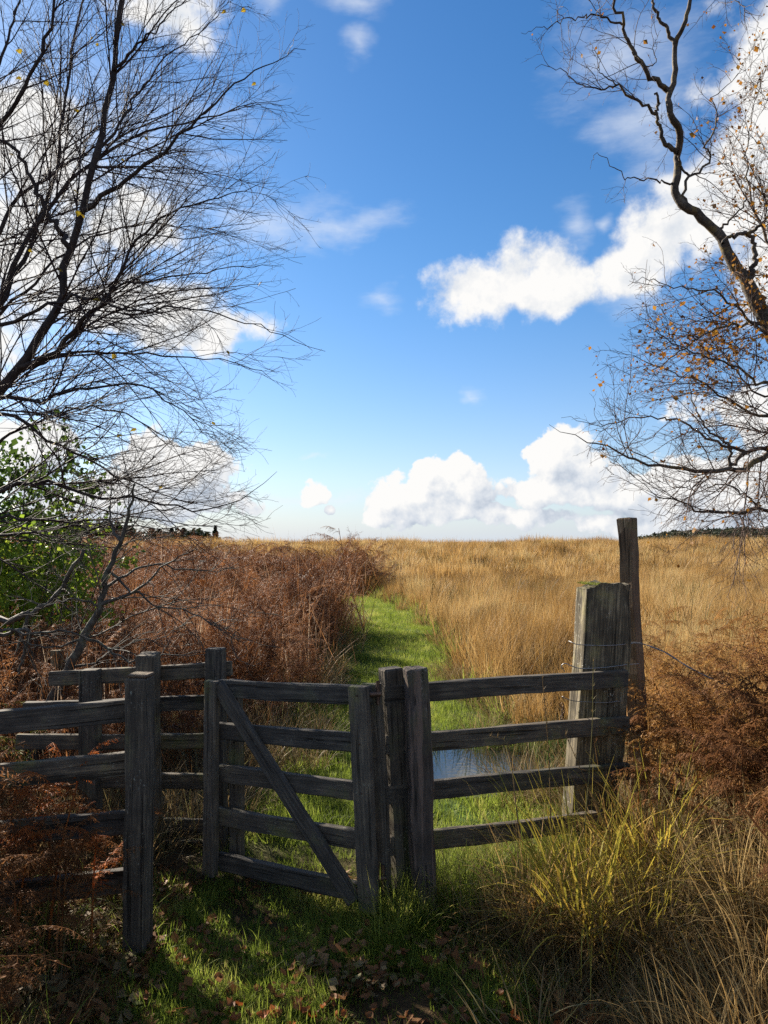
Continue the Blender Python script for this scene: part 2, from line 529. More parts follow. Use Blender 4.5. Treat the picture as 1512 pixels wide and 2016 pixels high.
def tubes(paths, radii, sides=5):
    """paths [B,P,3], radii [B,P] -> smooth tapering tubes"""
    paths = np.asarray(paths, float)
    radii = np.asarray(radii, float)
    B, Pn, _ = paths.shape
    tg = np.gradient(paths, axis=1)
    tg /= np.linalg.norm(tg, axis=2, keepdims=True) + 1e-9
    ref = np.zeros((B, 1, 3))
    avg = np.abs(tg.mean(1))
    ax = np.argmin(avg, 1)
    ref[np.arange(B), 0, ax] = 1
    u = np.cross(tg, ref)
    u /= np.linalg.norm(u, axis=2, keepdims=True) + 1e-9
    w = np.cross(tg, u)
    an = np.arange(sides) / sides * 2 * np.pi
    v = paths[:, :, None] + radii[:, :, None, None] * (u[:, :, None] * np.cos(an)[:, None] + w[:, :, None] * np.sin(an)[:, None])
    i = np.arange(Pn - 1)[:, None] * sides + np.arange(sides)[None]
    j = np.arange(Pn - 1)[:, None] * sides + (np.arange(sides)[None] + 1) % sides
    quad = np.stack([i, j, j + sides, i + sides], -1).reshape(-1, 4)
    f = (quad[None] + (np.arange(B) * Pn * sides)[:, None, None]).reshape(-1, 4)
    return v.reshape(-1, 3), f, np.zeros(B * Pn * sides)


def resample(pts, n):
    pts = np.asarray(pts, float)
    # Catmull-Rom through the given points
    ext = np.concatenate([[2 * pts[0] - pts[1]], pts, [2 * pts[-1] - pts[-2]]])
    out = []
    for k in range(1, len(ext) - 2):
        p0, p1, p2, p3 = ext[k - 1:k + 3]
        for t in np.linspace(0, 1, 9)[:-1]:
            out.append(0.5 * (2 * p1 + (p2 - p0) * t + (2 * p0 - 5 * p1 + 4 * p2 - p3) * t ** 2 + (3 * p1 - p0 - 3 * p2 + p3) * t ** 3))
    out.append(pts[-1])
    out = np.array(out)
    s = np.concatenate([[0], np.cumsum(np.linalg.norm(np.diff(out, axis=0), axis=1))])
    q = np.linspace(0, s[-1], n)
    return np.stack([np.interp(q, s, out[:, i]) for i in range(3)], -1), s[-1]


# ------------------------------------------------------------------ terrain
def smooth(a, b, x):
    t = np.clip((x - a) / (b - a), 0, 1)
    return t * t * (3 - 2 * t)


PUD = (0.62, 5.40, 0.86, 0.56)


def ground_z(x, y):
    x = np.asarray(x, float)
    y = np.asarray(y, float)
    z = 0.92 * smooth(20, 52, y) - 3.0 * smooth(58, 140, y)
    z = z + 0.28 * smooth(6, 40, x) * smooth(20, 45, y) * (1 - smooth(60, 140, y))
    z = z + 0.10 * np.sin(x * 0.31 + 1.0) * np.sin(y * 0.23) * smooth(12, 30, y) * (1 - smooth(80, 200, y))
    z = z + 0.02 * np.sin(x * 2.3 + 0.7 * y) * np.sin(y * 1.9 - 0.4 * x) * (1 - smooth(20, 40, y))
    z = z + 0.16 * smooth(0.75, 1.35, x) * (1 - smooth(3.4, 4.4, y)) * smooth(-4, 1, y)
    z = z + 0.06 * (1 - smooth(-1.6, -1.0, x)) * (1 - smooth(4.0, 5.0, y))
    z = z - 0.05 * np.exp(-((x + 0.5) / 0.45) ** 2 - ((y - 3.35) / 0.35) ** 2)
    d = ((x - PUD[0]) / PUD[2]) ** 2 + ((y - PUD[1]) / PUD[3]) ** 2
    z = z - 0.07 * np.exp(-d * 0.9)
    return z


def axis(near, nstep, far, growth):
    a = list(np.arange(0, near, nstep))
    s = nstep
    while a[-1] < far:
        s *= growth
        a.append(a[-1] + s)
    return np.array(a)


ax = axis(7, 0.14, 3500, 1.13)
gx = np.concatenate([-ax[::-1][:-1], ax])
ay = axis(10, 0.14, 3500, 1.09)
gy = np.concatenate([-axis(1, 0.3, 300, 1.5)[::-1][:-1], ay])
XX, YY = np.meshgrid(gx, gy)
ZZ = ground_z(XX, YY)
V = np.stack([XX, YY, ZZ], -1).reshape(-1, 3)
F = grid_faces(1, len(gy), len(gx))
dpath = np.abs(XX - path_c(YY))
trod = np.clip(1 - (dpath - 0.6) / 0.5, 0, 1) * (YY < 22) * smooth(3.5, 4.3, YY)
me = mesh_from('ground', V, F, {'trodden': trod, 'far': smooth(55, 75, YY)}, True, MAT['ground'])
tag(obj('ground', me), kind='structure')

# the puddle beyond the gate
pv, n = [], 40
for k in range(n):
    a = 2 * math.pi * k / n
    rr = 1 + 0.14 * math.sin(3 * a + 1) + 0.08 * math.sin(7 * a)
    pv.append((PUD[0] + PUD[2] * 1.1 * rr * math.cos(a), PUD[1] + PUD[3] * 1.05 * rr * math.sin(a), -0.018))
bm = bmesh.new()
bm.faces.new([bm.verts.new(p) for p in pv])
me = bpy.data.meshes.new('puddle')
bm.to_mesh(me)
me.materials.append(MAT['water'])
tag(obj('puddle_water', me), kind='structure')


# ------------------------------------------------------------------ timber
def timber_mesh(name, L, w, h, mat, rs, seg=None, rough=0.0013, bev=0.004, bow=0.0, taper=1.0, topcut=0.0):
    """sawn timber along local Z from 0 to L, w along X, h along Y, eased arrises, slightly uneven"""
    seg = seg or max(4, int(L / 0.09))
    a, b = w / 2, h / 2
    prof = np.array([(-a + bev, -b), (a - bev, -b), (a, -b + bev), (a, b - bev), (a - bev, b), (-a + bev, b), (-a, b - bev), (-a, -b + bev)])
    zs = np.concatenate([[0], np.linspace(0.006, L - 0.006, seg), [L]])
    rings = []
    ph = rs.rand(4) * 6
    for k, z in enumerate(zs):
        s = 1.0 if 0 < k < len(zs) - 1 else 0.93
        s *= 1 + (taper - 1) * z / L
        p = prof * s
        p = p + rs.normal(0, rough, p.shape)
        ox = bow * math.sin(math.pi * z / L) + rough * 1.5 * math.sin(z * 7 + ph[0])
        oy = rough * 1.5 * math.sin(z * 6 + ph[1])
        zz = z + (topcut * p[:, 0] / w if k >= len(zs) - 2 else 0) + rs.normal(0, rough * (0.7 if k in (0, len(zs) - 1) else 0), 8)
        rings.append(np.stack([p[:, 0] + ox, p[:, 1] + oy, np.full(8, 1.0) * zz], -1))
    bm = bmesh.new()
    vr = [[bm.verts.new(c) for c in r] for r in rings]
    for r0, r1 in zip(vr[:-1], vr[1:]):
        for k in range(8):
            bm.faces.new((r0[k], r0[(k + 1) % 8], r1[(k + 1) % 8], r1[k]))
    bm.faces.new(vr[0][::-1])
    bm.faces.new(vr[-1])
    me = bpy.data.meshes.new(name)
    bm.to_mesh(me)
    bm.free()
    me.materials.append(mat)
    return me


trs = np.random.RandomState(11)


def frame(p0, p1, facing):
    """matrix with local Z from p0 to p1, local X as close to `facing` as can be"""
    z = (p1 - p0).normalized()
    y = z.cross(facing).normalized()
    x = y.cross(z).normalized()
    M = Matrix((x, y, z)).transposed().to_4x4()
    M.translation = p0
    return M


def timber(name, p0, p1, w, h, mat, parent, facing, **kw):
    """w is the depth along `facing`, h the other way"""
    p0, p1 = Vector(p0), Vector(p1)
    me = timber_mesh(name, (p1 - p0).length, w, h, MAT[mat], trs, **kw)
    return obj(name, me, parent, frame(p0, p1, Vector(facing)))


def rail_px(name, a, b, Ya, Yb, h, w, mat, parent, off=0.0, **kw):
    """a, b: (px,py) of the rail's top edge at its ends"""
    p0, p1 = at(a[0], a[1], Ya), at(b[0], b[1], Yb)
    d = (p1 - p0).normalized()
    n = Vector((0, 0, 1)).cross(d).normalized()      # away from the camera
    if n.y < 0:
        n = -n
    p0 = p0 - Vector((0, 0, h / 2)) + n * (w / 2 + off)
    p1 = p1 - Vector((0, 0, h / 2)) + n * (w / 2 + off)
    return timber(name, p0, p1, w, h, mat, parent, n, **kw)


def bolt(parent, p, n, r=0.008, name='bolt'):
    v, f, _ = tubes([[list(p), list(Vector(p) + n * 0.006), list(Vector(p) + n * 0.0075)]], [[r, r, r * 0.3]], 8)
    return obj(name, mesh_from(name, v, f, None, True, MAT['rust']), parent, Matrix())


# -- near fence on the left: square post and the rails running out of the frame
T = thing('rail_fence', (-1.2, 2.95, 0), 'dark weathered rail fence ending in a tall square post with bracken heaped against it', 'fence')
pa_top, pa_bot = at(276, 1333, 2.93), at(272, 1868, 2.93)
PA = timber('post', pa_bot - Vector((0, 0, 0.15)), pa_top, 0.088, 0.085, 'post', T, (0.12, 1, 0), rough=0.0015, bev=0.003)
timber('post_cap', pa_top + Vector((0, 0.004, 0.002)), pa_top + Vector((0, 0.004, 0.014)), 0.080, 0.081, 'stake', PA, (0.12, 1, 0), seg=2, bev=0.003, rough=0.0006)
for (ya, yb) in ((1402, 1375), (1510, 1481), (1618, 1597), (1744, 1712)):
    rail_px('rail', (-560, ya + 55), (262, yb), 2.82, 2.965, 0.09, 0.036, 'rail', T)

# -- the enclosure's back panel that the gate swings against
T = thing('enclosure_fence', (-1.3, 3.95, 0), 'dark rail panel with three posts behind the gate latch side', 'fence')
timber('post', at(178, 1640, 3.95), at(178, 1318, 3.95), 0.085, 0.092, 'post', T, (0.1, 1, 0))
timber('post', at(296, 1700, 3.88), at(291, 1287, 3.88), 0.09, 0.098, 'post', T, (0.1, 1, 0), topcut=0.012)
timber('post', at(430, 1725, 3.90), at(424, 1276, 3.90), 0.08, 0.092, 'post', T, (0.1, 1, 0))
for a, b, o in (((95, 1324), (455, 1303), 0.0), ((45, 1384), (455, 1368), 0.0), ((30, 1448), (455, 1446), 0.0), ((30, 1522), (455, 1525), 0.0),
                ((40, 1602), (455, 1618), 0.0), ((60, 1662), (455, 1656), 0.0)):
    rail_px('rail', a, b, 3.99, 3.945, 0.078, 0.034, 'rail', T, o)
bp = obj('bracket', timber_mesh('bracket', 0.045, 0.004, 0.028, MAT['wire'], trs, seg=3, rough=0.0003, bev=0.001), T,
         frame(at(214, 1466, 3.975), at(214, 1450, 3.975), Vector((0, 1, 0))))
T = thing('fence_post', at(113, 1400, 5.0), 'short mossy post behind the bramble with flat top', 'post')
timber('shaft', at(113, 1400, 5.0) - Vector((0, 0, 0.3)), at(113, 1280, 5.0), 0.065, 0.062, 'sleeper', T, (0.3, 1, 0))

# -- the gate
T = thing('wooden_gate', (-0.45, 3.4, 0), 'dark five barred wooden gate with one diagonal brace', 'gate')
gl, gr = 3.62, 3.22
g0, g1 = at(422, 1340, gl), at(712, 1352, gr)
gd = (g1 - g0).normalized()
gn = Vector((0, 0, 1)).cross(gd).normalized()
gn = gn if gn.y > 0 else -gn
LT = (1340, 1424, 1508, 1593, 1682)
RT = (1352, 1446, 1542, 1639, 1744)
for a, b in zip(LT, RT):
    p0, p1 = at(424, a - 1, gl), at(728, b + 1.5, gr)
    h = 0.082
    for p in (p0, p1):
        p.z -= h / 2
    timber('rail', p0 + gn * 0.0205, p1 + gn * 0.0205, 0.034, h, 'gate', T, gn)
timber('stile', at(420, 1720, gl) - gn * 0.0205, at(423, 1339, gl) - gn * 0.0205, 0.04, 0.07, 'gate', T, gn)
timber('stile', at(732, 1790, gr) - gn * 0.0205, at(710, 1350, gr) - gn * 0.0205, 0.04, 0.088, 'gate', T, gn)
timber('rear_stile', at(452, 1700, gl) + gn * 0.059, at(447, 1342, gl) + gn * 0.059, 0.04, 0.07, 'gate', T, gn)
timber('rear_stile', at(739, 1775, gr) + gn * 0.059, at(719, 1350, gr) + gn * 0.059, 0.04, 0.088, 'gate', T, gn)
timber('brace', at(702, 1772, gr + .015) - gn * 0.018, at(436, 1349, gl - .01) - gn * 0.018, 0.032, 0.070, 'gate', T, gn)
for a, b in zip(LT, RT):
    bolt(T, at(421, a + 12, gl) - gn * 0.040, -gn, 0.004, 'nail')
    bolt(T, at(712 + (b - 1352) * 0.05, b + 14, gr) - gn * 0.040, -gn, 0.004, 'nail')
for py, off in ((1366, 0.0), (1728, 0.0)):
    hx = 744 + (py - 1366) * 0.028
    hp = at(hx, py, 3.235)
    v1, f1, r1 = tubes([[list(hp - Vector((0, 0, 0.045))), list(hp), list(hp + Vector((0, 0, 0.055)))]], [[0.009] * 3], 8)
    ang = np.linspace(0, 2 * np.pi, 13)
    v2, f2, r2 = tubes([[[hp.x - 0.06, hp.y - 0.012, hp.z], [hp.x - 0.02, hp.y - 0.008, hp.z], [hp.x + 0.012, hp.y, hp.z]]], [[0.012, 0.012, 0.012]], 6)
    ho = obj('hinge', mesh_from('hinge', v2, f2, None, True, MAT['rust']), T, Matrix())
    obj('pin', mesh_from('pin', v1, f1, None, True, MAT['rust']), ho, Matrix())

# -- right hand panel: hanging post, facing post, five rails and the sleeper they are nailed to
T = thing('timber_fence', (0.6, 3.5, 0), 'dark rail panel nailed between the gate posts and an old railway sleeper', 'fence')
timber('hanging_post', at(800, 1830, 3.32), at(768, 1315, 3.32), 0.085, 0.09, 'post', T, (-0.42, 1, 0), bev=0.004)
timber('facing_post', at(840, 1830, 3.235), at(817, 1315, 3.235), 0.095, 0.098, 'post_flaky', T, (-0.28, 1, 0), bev=0.016, rough=0.0028)
for a, b in (((757, 1350), (1237, 1319)), ((760, 1450), (1240, 1411)), ((765, 1546), (1240, 1502)), ((769, 1648), (1236, 1593)), ((775, 1748), (1230, 1690))):
    p0, p1 = at(a[0], a[1], 3.262), at(b[0], b[1], 3.70)
    h = 0.083
    d = (p1 - p0).normalized()
    n_ = Vector((0, 0, 1)).cross(d).normalized()
    n_ = n_ if n_.y > 0 else -n_
    for p in (p0, p1):
        p.z -= h / 2
    timber('rail', p0 + n_ * 0.016, p1 + n_ * 0.016, 0.034, h, 'rail', T, n_)
# the sleeper
sl_t, sl_b = at(1189, 1150, 3.83), at(1158, 1640, 3.83)
srs = np.random.RandomState(5)


def sleeper_mesh():
    L, w, h = (sl_t - sl_b).length, 0.13, 0.262
    bm = bmesh.new()
    nz, nu = 46, 28
    rings = []
    for k in range(nz + 1):
        z = L * k / nz
        ring = []
        for j in range(nu):
            t = j / nu * 4
            s, u = int(t), (t % 1) * 2 - 1
            x, y = ((-1, u), (u, 1), (1, -u), (-u, -1))[s]
            g = 0.0045 * math.sin(j * 12.9 + 0.6 * math.sin(z * 3)) + 0.0035 * math.sin(j * 5.3 + z * 2.1)
            corner = max(0, abs(x) + abs(y) - 1.6) * 0.016
            wob = 0.008 * math.sin(z * 4.5 + 1) + 0.005 * math.sin(z * 11 + j)
            ch = 0.02 * math.exp(-((z - L + 0.05) / 0.05) ** 2) * (0.5 + 0.5 * math.sin(j * 1.7))
            ty = 1.0 + 0.03 * math.sin(z * 3.2)
            px_ = x * (w / 2 - corner + g - ch * 0.4)
            py_ = y * (h / 2 * ty - corner + g - ch * 0.3) + wob * (1 if y < 0 else 0.4)
            zz = z
            if k == nz:
                zz += 0.012 * math.sin(y * 3 + 1) - 0.02 * y + srs.normal(0, 0.005)
            ring.append(bm.verts.new((px_, py_, zz)))
        rings.append(ring)
    for r0, r1 in zip(rings[:-1], rings[1:]):
        for j in range(nu):
            bm.faces.new((r0[j], r0[(j + 1) % nu], r1[(j + 1) % nu], r1[j]))
    c = bm.verts.new((0, 0, L + 0.002))
    for j in range(nu):
        bm.faces.new((rings[-1][j], rings[-1][(j + 1) % nu], c))
    bmesh.ops.recalc_face_normals(bm, faces=bm.faces)
    me = bpy.data.meshes.new('sleeper_post')
    bm.to_mesh(me)
    bm.free()
    me.materials.append(MAT['sleeper'])
    return me


obj('sleeper_post', sleeper_mesh(), T, frame(sl_b, sl_t, Vector((-0.25, 1, 0))))
# moss on the sleeper's top
mrs = np.random.RandomState(3)
n = 900
bp_ = np.stack([mrs.uniform(-.055, .055, n), mrs.uniform(-.125, .125, n), np.full(n, (sl_t - sl_b).length - 0.006)], -1)
v, f, r_ = blades(mrs, n, mrs.uniform(.006, .02, n), bp_, mrs.uniform(0, 6.3, n), mrs.uniform(0, .6, n), mrs.uniform(0, 1, n), mrs.uniform(.002, .004, n), 2)
obj('moss', mesh_from('moss', v, f, {'rnd': r_}, False, MAT['green_fern']), T, frame(sl_b, sl_t, Vector((-0.25, 1, 0))))['kind'] = 'stuff'

# -- the tall stake behind the sleeper
T = thing('tall_stake', at(1262, 1560, 4.12), 'tall square brown stake leaning behind the old railway sleeper', 'post')
timber('shaft', at(1264, 1600, 4.12), at(1233, 1020, 4.12), 0.078, 0.078, 'stake', T, (1.0, 0.93, 0), rough=0.0022, bev=0.003)


# -- wires and chain
def wire(name, pts, r, label, sides=5, n=60, twist=False, mat='wire'):
    p, L = resample(pts, n)
    if twist:
        k = np.arange(n) / n * L / 0.03
        off = np.stack([np.zeros(n), np.cos(k), np.sin(k)], -1) * r * 1.1
        v, f, a = tubes([p + off, p - off], np.full((2, n), r), sides)
    else:
        v, f, a = tubes([p], np.full((1, n), r), sides)
    return tag(obj(name, mesh_from(name, v, f, None, True, MAT[mat])), label, 'wire')


wire('fence_wire', [at(1120, 1262, 3.78), at(1127, 1265, 3.745), at(1139, 1269, 3.735), at(1180, 1271, 3.745), at(1215, 1270, 3.765), at(1231, 1268, 3.79), at(1250, 1266, 4.06)],
     0.0022, 'thin wire wound across the upper face of the railway sleeper')
wire('twisted_wire', [at(1238, 1265, 4.05), at(1266, 1268, 4.04), at(1310, 1285, 4.0), at(1360, 1316, 3.95), at(1430, 1350, 3.9)],
     0.0024, 'twisted wire strand sloping from tall stake into the dead bracken', twist=True, n=120)
wire('lower_wire', [at(1112, 1322, 3.80), at(1105, 1312, 3.74), at(1112, 1306, 3.72), at(1125, 1311, 3.735), at(1145, 1316, 3.73), at(1190, 1314, 3.745), at(1232, 1309, 3.785), at(1258, 1307, 4.06)],
     0.0025, 'bright wire with hooked end wound just above the top rail', n=80)
wire('hooked_wire', [at(1113, 1381, 3.80), at(1107, 1371, 3.73), at(1118, 1377, 3.725), at(1140, 1381, 3.735), at(1190, 1383, 3.75), at(1225, 1380, 3.79)],
     0.0022, 'thin wire wound across the sleeper below the top rail')
T = thing('chain', at(1108, 1430, 3.74), 'short rusty chain hanging down the lit side of the railway sleeper', 'chain')
ang = np.linspace(0, 2 * np.pi, 13)
for k in range(9):
    c = at(1107 + 1.2 * math.sin(k), 1388 + k * 6.2, 3.74)
    r0 = np.stack([0.006 * np.cos(ang), np.zeros(13), 0.0115 * np.sin(ang)], -1)
    if k % 2:
        r0 = r0[:, [1, 0, 2]]
    v, f, a = tubes([r0 + np.array(c)], np.full((1, 13), 0.0018), 5)
    obj('link', mesh_from('link', v, f, None, True, MAT['rust']), T, Matrix())


# ------------------------------------------------------------------ trees
def grow(rs, P_, R_, per_m, lo, hi, ang, ang_sd, lmin, lmax, lfrac, wig, trop, npts, rfrac, rmin, droop=0.0, bias=None, biasw=0.0):
    """children along every parent path; P_ [B,P,3], R_ [B,P]"""
    B, Pn, _ = P_.shape
    seglen = np.linalg.norm(np.diff(P_, axis=1), axis=2)
    Ls = seglen.sum(1)
    cnt = rs.poisson(np.maximum(Ls * per_m, 0.0))
    idx = np.repeat(np.arange(B), cnt)
    n = len(idx)
    t = rs.uniform(lo, hi, n)
    ft = t * (Pn - 1)
    i0 = np.minimum(ft.astype(int), Pn - 2)
    fr = (ft - i0)[:, None]
    s = P_[idx, i0] * (1 - fr) + P_[idx, i0 + 1] * fr
    r0 = R_[idx, i0] * (1 - fr[:, 0]) + R_[idx, i0 + 1] * fr[:, 0]
    d = P_[idx, i0 + 1] - P_[idx, i0]
    d /= np.linalg.norm(d, axis=1, keepdims=True) + 1e-9
    q = rs.normal(0, 1, (n, 3))
    q -= (q * d).sum(1, keepdims=True) * d
    q /= np.linalg.norm(q, axis=1, keepdims=True) + 1e-9
    a = np.abs(rs.normal(ang, ang_sd, n))[:, None]
    d = d * np.cos(a) + q * np.sin(a)
    if bias is not None:
        d = d + np.asarray(bias) * biasw
        d /= np.linalg.norm(d, axis=1, keepdims=True)
    L = np.clip(Ls[idx] * lfrac * (1.15 - 0.75 * t), lmin, lmax) * rs.uniform(0.55, 1.2, n)
    paths = np.zeros((n, npts, 3))
    paths[:, 0] = s
    step = (L / (npts - 1))[:, None]
    up = np.array([0, 0, 1.0])
    for k in range(1, npts):
        d = d + rs.normal(0, wig, (n, 3)) + up * (trop - droop * k / npts)
        d /= np.linalg.norm(d, axis=1, keepdims=True) + 1e-9
        paths[:, k] = paths[:, k - 1] + d * step
    rr = np.maximum(np.minimum(r0 * rfrac, 0.0014 + L * 0.0048), rmin)
    tt = np.linspace(0, 1, npts)[None]
    radii = rr[:, None] * (1 - 0.72 * tt)
    radii = np.maximum(radii, rmin * 0.62)
    return paths, radii


def limb_arrays(limbs, npts, wig, rs, thin=1.0):
    Ps, Rs = [], []
    for pts, r0, r1 in limbs:
        p, L = resample([tuple(q) for q in pts], npts)
        w = rs.normal(0, wig, (npts, 3))
        w[0] = 0
        Ps.append(p + w * min(1.0, L))
        Rs.append(thin * (r0 + ((r1 if r1 > .0045 else .0017) - r0) * np.linspace(0, 1, npts) ** 0.62))
    return np.array(Ps), np.array(Rs)


def mk_tubes(name, parent, P_, R_, sides, mat, kind=None):
    v, f, a = tubes(P_, R_, sides)
    o = obj(name, mesh_from(name, v, f, None, True, MAT[mat]), parent, Matrix())
    if kind:
        o['kind'] = kind
    return o


def pxl(pts, Y, Y2=None):
    n = len(pts)
    Y2 = Y if Y2 is None else Y2
    return [at(p[0], p[1], Y + (Y2 - Y) * i / max(1, n - 1)) for i, p in enumerate(pts)]


def leaf_mesh(name, size, mat, rs, curl=0.35, lobed=False):
    n = 11 if lobed else 7
    t = np.linspace(0, 1, n)
    if lobed:
        w = 0.30 * np.sin(np.pi * t ** 0.8) * (1 + rs.uniform(.12, .28) * np.cos(t * rs.uniform(20, 28) + rs.uniform(0, 2))) * rs.uniform(.75, 1.15) + 0.01
    else:
        w = 0.42 * np.sin(np.pi * t ** 0.62) * (1 - 0.25 * t) + 0.01
    z = curl * (t - 0.5) ** 2 * 1.6 + rs.normal(0, 0.03, n)
    vs = []
    for i in range(n):
        k = curl * rs.uniform(0.3, 1.0)
        vs += [(-w[i], t[i], z[i] + k * w[i]), (0, t[i], z[i]), (w[i], t[i], z[i] + k * w[i])]
    v = np.array(vs) * size
    return mesh_from(name, v, grid_faces(1, n, 3), {'rnd': np.full(n * 3, rs.rand())}, True, mat)


def inside(P_, R_, side, prof):
    """keep only the branches whose tips stay within the crown's natural outline"""
    e = P_[:, -1] - np.array([0, 0, EYE])
    u = CX + e[:, 0] / e[:, 1] * FPX
    w = HORIZON - e[:, 2] / e[:, 1] * FPX
    lim = np.interp(w, [p[0] for p in prof], [p[1] for p in prof])
    k = u < lim if side == 'max' else u > lim
    return P_[k], R_[k]


# ---- big birch on the left: trunk stands just outside the frame
rs = np.random.RandomState(21)
BD = 0.97
TY = 5.2
troot = Vector((-3.62, TY, ground_z(-3.62, TY).item()))
BIRCH = thing('birch_tree', troot, 'big bare birch with fine dark twigs arching over the left rail fence', 'tree')
trunk_p = [troot - Vector((0, 0, 0.1)), Vector((-3.58, TY, 0.7)), Vector((-3.50, TY, 1.5)), Vector((-3.40, 5.15, 2.3)), Vector((-3.36, 5.1, 3.2)), Vector((-3.5, 5.15, 4.4)), Vector((-3.55, 5.2, 5.6)), Vector((-3.45, 5.25, 7.2))]
tp, _ = resample([tuple(q) for q in trunk_p], 40)
mk_tubes('trunk', BIRCH, [tp], [np.interp(np.linspace(0, 1, 40), [0, .05, .3, .6, 1], [.19, .15, .12, .08, .03])], 14, 'bark')
L_ = [
    ([(-150, 930), (-70, 860), (0, 772), (60, 695), (105, 620), (139, 490), (157, 430), (185, 324), (205, 235), (222, 139), (240, 0), (252, -110)], 5.3, 5.0, .062, .018),
    ([(139, 490), (85, 400), (45, 310), (0, 272), (-60, 240)], 5.17, 5.0, .028, .012),
    ([(157, 432), (200, 385), (278, 333), (361, 264), (463, 165), (555, 111), (598, 92)], 5.15, 4.6, .030, .004),
    ([(-160, 720), (-60, 640), (0, 570), (70, 445), (185, 315), (342, 245), (417, 231), (500, 205), (575, 190)], 5.4, 5.7, .045, .004),
    ([(-160, 560), (-20, 480), (30, 400), (110, 330), (200, 288), (330, 225), (440, 150)], 5.5, 6.0, .035, .004),
    ([(20, 740), (100, 690), (180, 615), (240, 525), (296, 444), (403, 393), (470, 380), (537, 362)], 5.25, 4.8, .036, .004),
    ([(60, 720), (125, 685), (222, 570), (300, 552), (370, 541), (450, 530), (560, 520)], 5.3, 5.9, .026, .004),
    ([(-120, 830), (0, 757), (83, 711), (180, 694), (278, 697), (390, 700), (480, 720), (540, 752)], 5.5, 5.1, .030, .004),
    ([(-120, 790), (0, 781), (70, 790), (153, 762), (278, 762), (370, 822), (440, 880)], 5.0, 4.6, .030, .004),
    ([(-140, 860), (0, 815), (92, 868), (185, 915), (259, 947), (370, 990), (440, 975)], 5.2, 5.5, .028, .004),
    ([(-160, 1010), (0, 965), (106, 947), (152, 970), (278, 984), (417, 998), (509, 961), (546, 933)], 5.3, 4.9, .034, .004),
    ([(-160, 1100), (0, 1058), (92, 1044), (208, 1035), (324, 1040), (417, 1030), (470, 1010)], 5.5, 5.9, .024, .004),
    ([(-150, 1060), (0, 1021), (139, 1026), (230, 1020), (324, 1003), (440, 984)], 5.0, 5.3, .024, .004),
    ([(-160, 480), (-40, 300), (60, 150), (110, 20), (140, -80)], 5.4, 5.0, .034, .010),
    ([(-150, 360), (-30, 200), (20, 60), (60, -60)], 5.6, 5.9, .028, .008),
    ([(-140, 740), (0, 600), (100, 380), (130, 200), (150, 60), (190, -80)], 5.4, 6.2, .034, .008),
    ([(222, 139), (300, 60), (360, 0), (400, -60)], 5.05, 4.8, .016, .004),
    ([(185, 324), (260, 200), (330, 110), (420, 40), (470, -10)], 5.1, 5.6, .018, .004),
    ([(0, 640), (150, 585), (260, 610), (380, 610), (500, 640), (640, 690)], 5.0, 4.6, .020, .003),
    ([(-60, 900), (80, 830), (200, 800), (330, 860), (430, 900), (480, 905)], 5.5, 5.9, .020, .003),
    ([(-80, 700), (60, 560), (160, 480), (280, 440), (420, 450), (540, 430)], 5.6, 6.2, .024, .003),
]
limbs = [(pxl(p, a * BD, b * BD), r0 * 0.95, r1) for p, a, b, r0, r1 in L_]
LP, LR = limb_arrays(limbs, 26, 0.012, rs, 0.78)
for a_, b_ in zip(LP, LR):
    mk_tubes('limb', BIRCH, [a_], [b_], 8, 'bark')
B1P, B1R = grow(rs, LP, LR, 7.0, 0.12, 0.97, 0.60, 0.2, 0.30, 1.25, 0.48, 0.08, 0.015, 12, 0.55, 0.0021, 0.025, (0.8, 0, 0.2), 0.22)
B1P, B1R = inside(B1P, B1R, 'max', [(-60, 640), (300, 610), (520, 610), (700, 640), (800, 540), (1100, 550)])
mk_tubes('branches', BIRCH, B1P, B1R, 5, 'twig', 'stuff')
B2P, B2R = grow(rs, B1P, B1R, 13.0, 0.10, 1.0, 0.66, 0.24, 0.14, 0.6, 0.5, 0.13, 0.02, 8, 0.6, 0.0013, 0.03, (0.6, 0, 0.05), 0.12)
mk_tubes('twigs', BIRCH, B2P, B2R, 4, 'twig', 'stuff')
allp = (B2P, B2R)
B3P, B3R = grow(rs, B2P, B2R, 7.8, 0.15, 1.0, 0.7, 0.25, 0.05, 0.24, 0.5, 0.18, 0.02, 5, 0.7, 0.0010)
mk_tubes('fine_twigs', BIRCH, B3P, B3R, 3, 'twig', 'stuff')
# the far side of the crown, spreading away from the path
wl = []
for x1, y1, z1, z0 in ((-5.4, 5.6, 4.6, 2.6), (-4.9, 4.2, 4.4, 2.8), (-4.9, 6.4, 5.2, 3.2), (-5.8, 5.0, 5.6, 3.8), (-4.6, 4.6, 6.2, 4.6)):
    wl.append(([(-3.42, 5.15, z0), ((x1 - 3.42) / 2, (y1 + 5.15) / 2, (z0 + z1) / 2 + .25), (x1, y1, z1)], .034, .005))
WP, WR = limb_arrays(wl, 20, 0.02, rs)
for a_, b_ in zip(WP, WR):
    mk_tubes('limb', BIRCH, [a_], [b_], 7, 'bark')
W1P, W1R = grow(rs, WP, WR, 6.0, 0.12, 0.97, 0.6, 0.2, 0.36, 1.4, 0.5, 0.08, 0.015, 9, 0.55, 0.0028)
W2P, W2R = grow(rs, W1P, W1R, 8.0, 0.10, 1.0, 0.66, 0.24, 0.17, 0.7, 0.5, 0.13, 0.02, 6, 0.6, 0.002)
mk_tubes('branches', BIRCH, W1P, W1R, 4, 'twig', 'stuff')
mk_tubes('twigs', BIRCH, W2P, W2R, 3, 'twig', 'stuff')
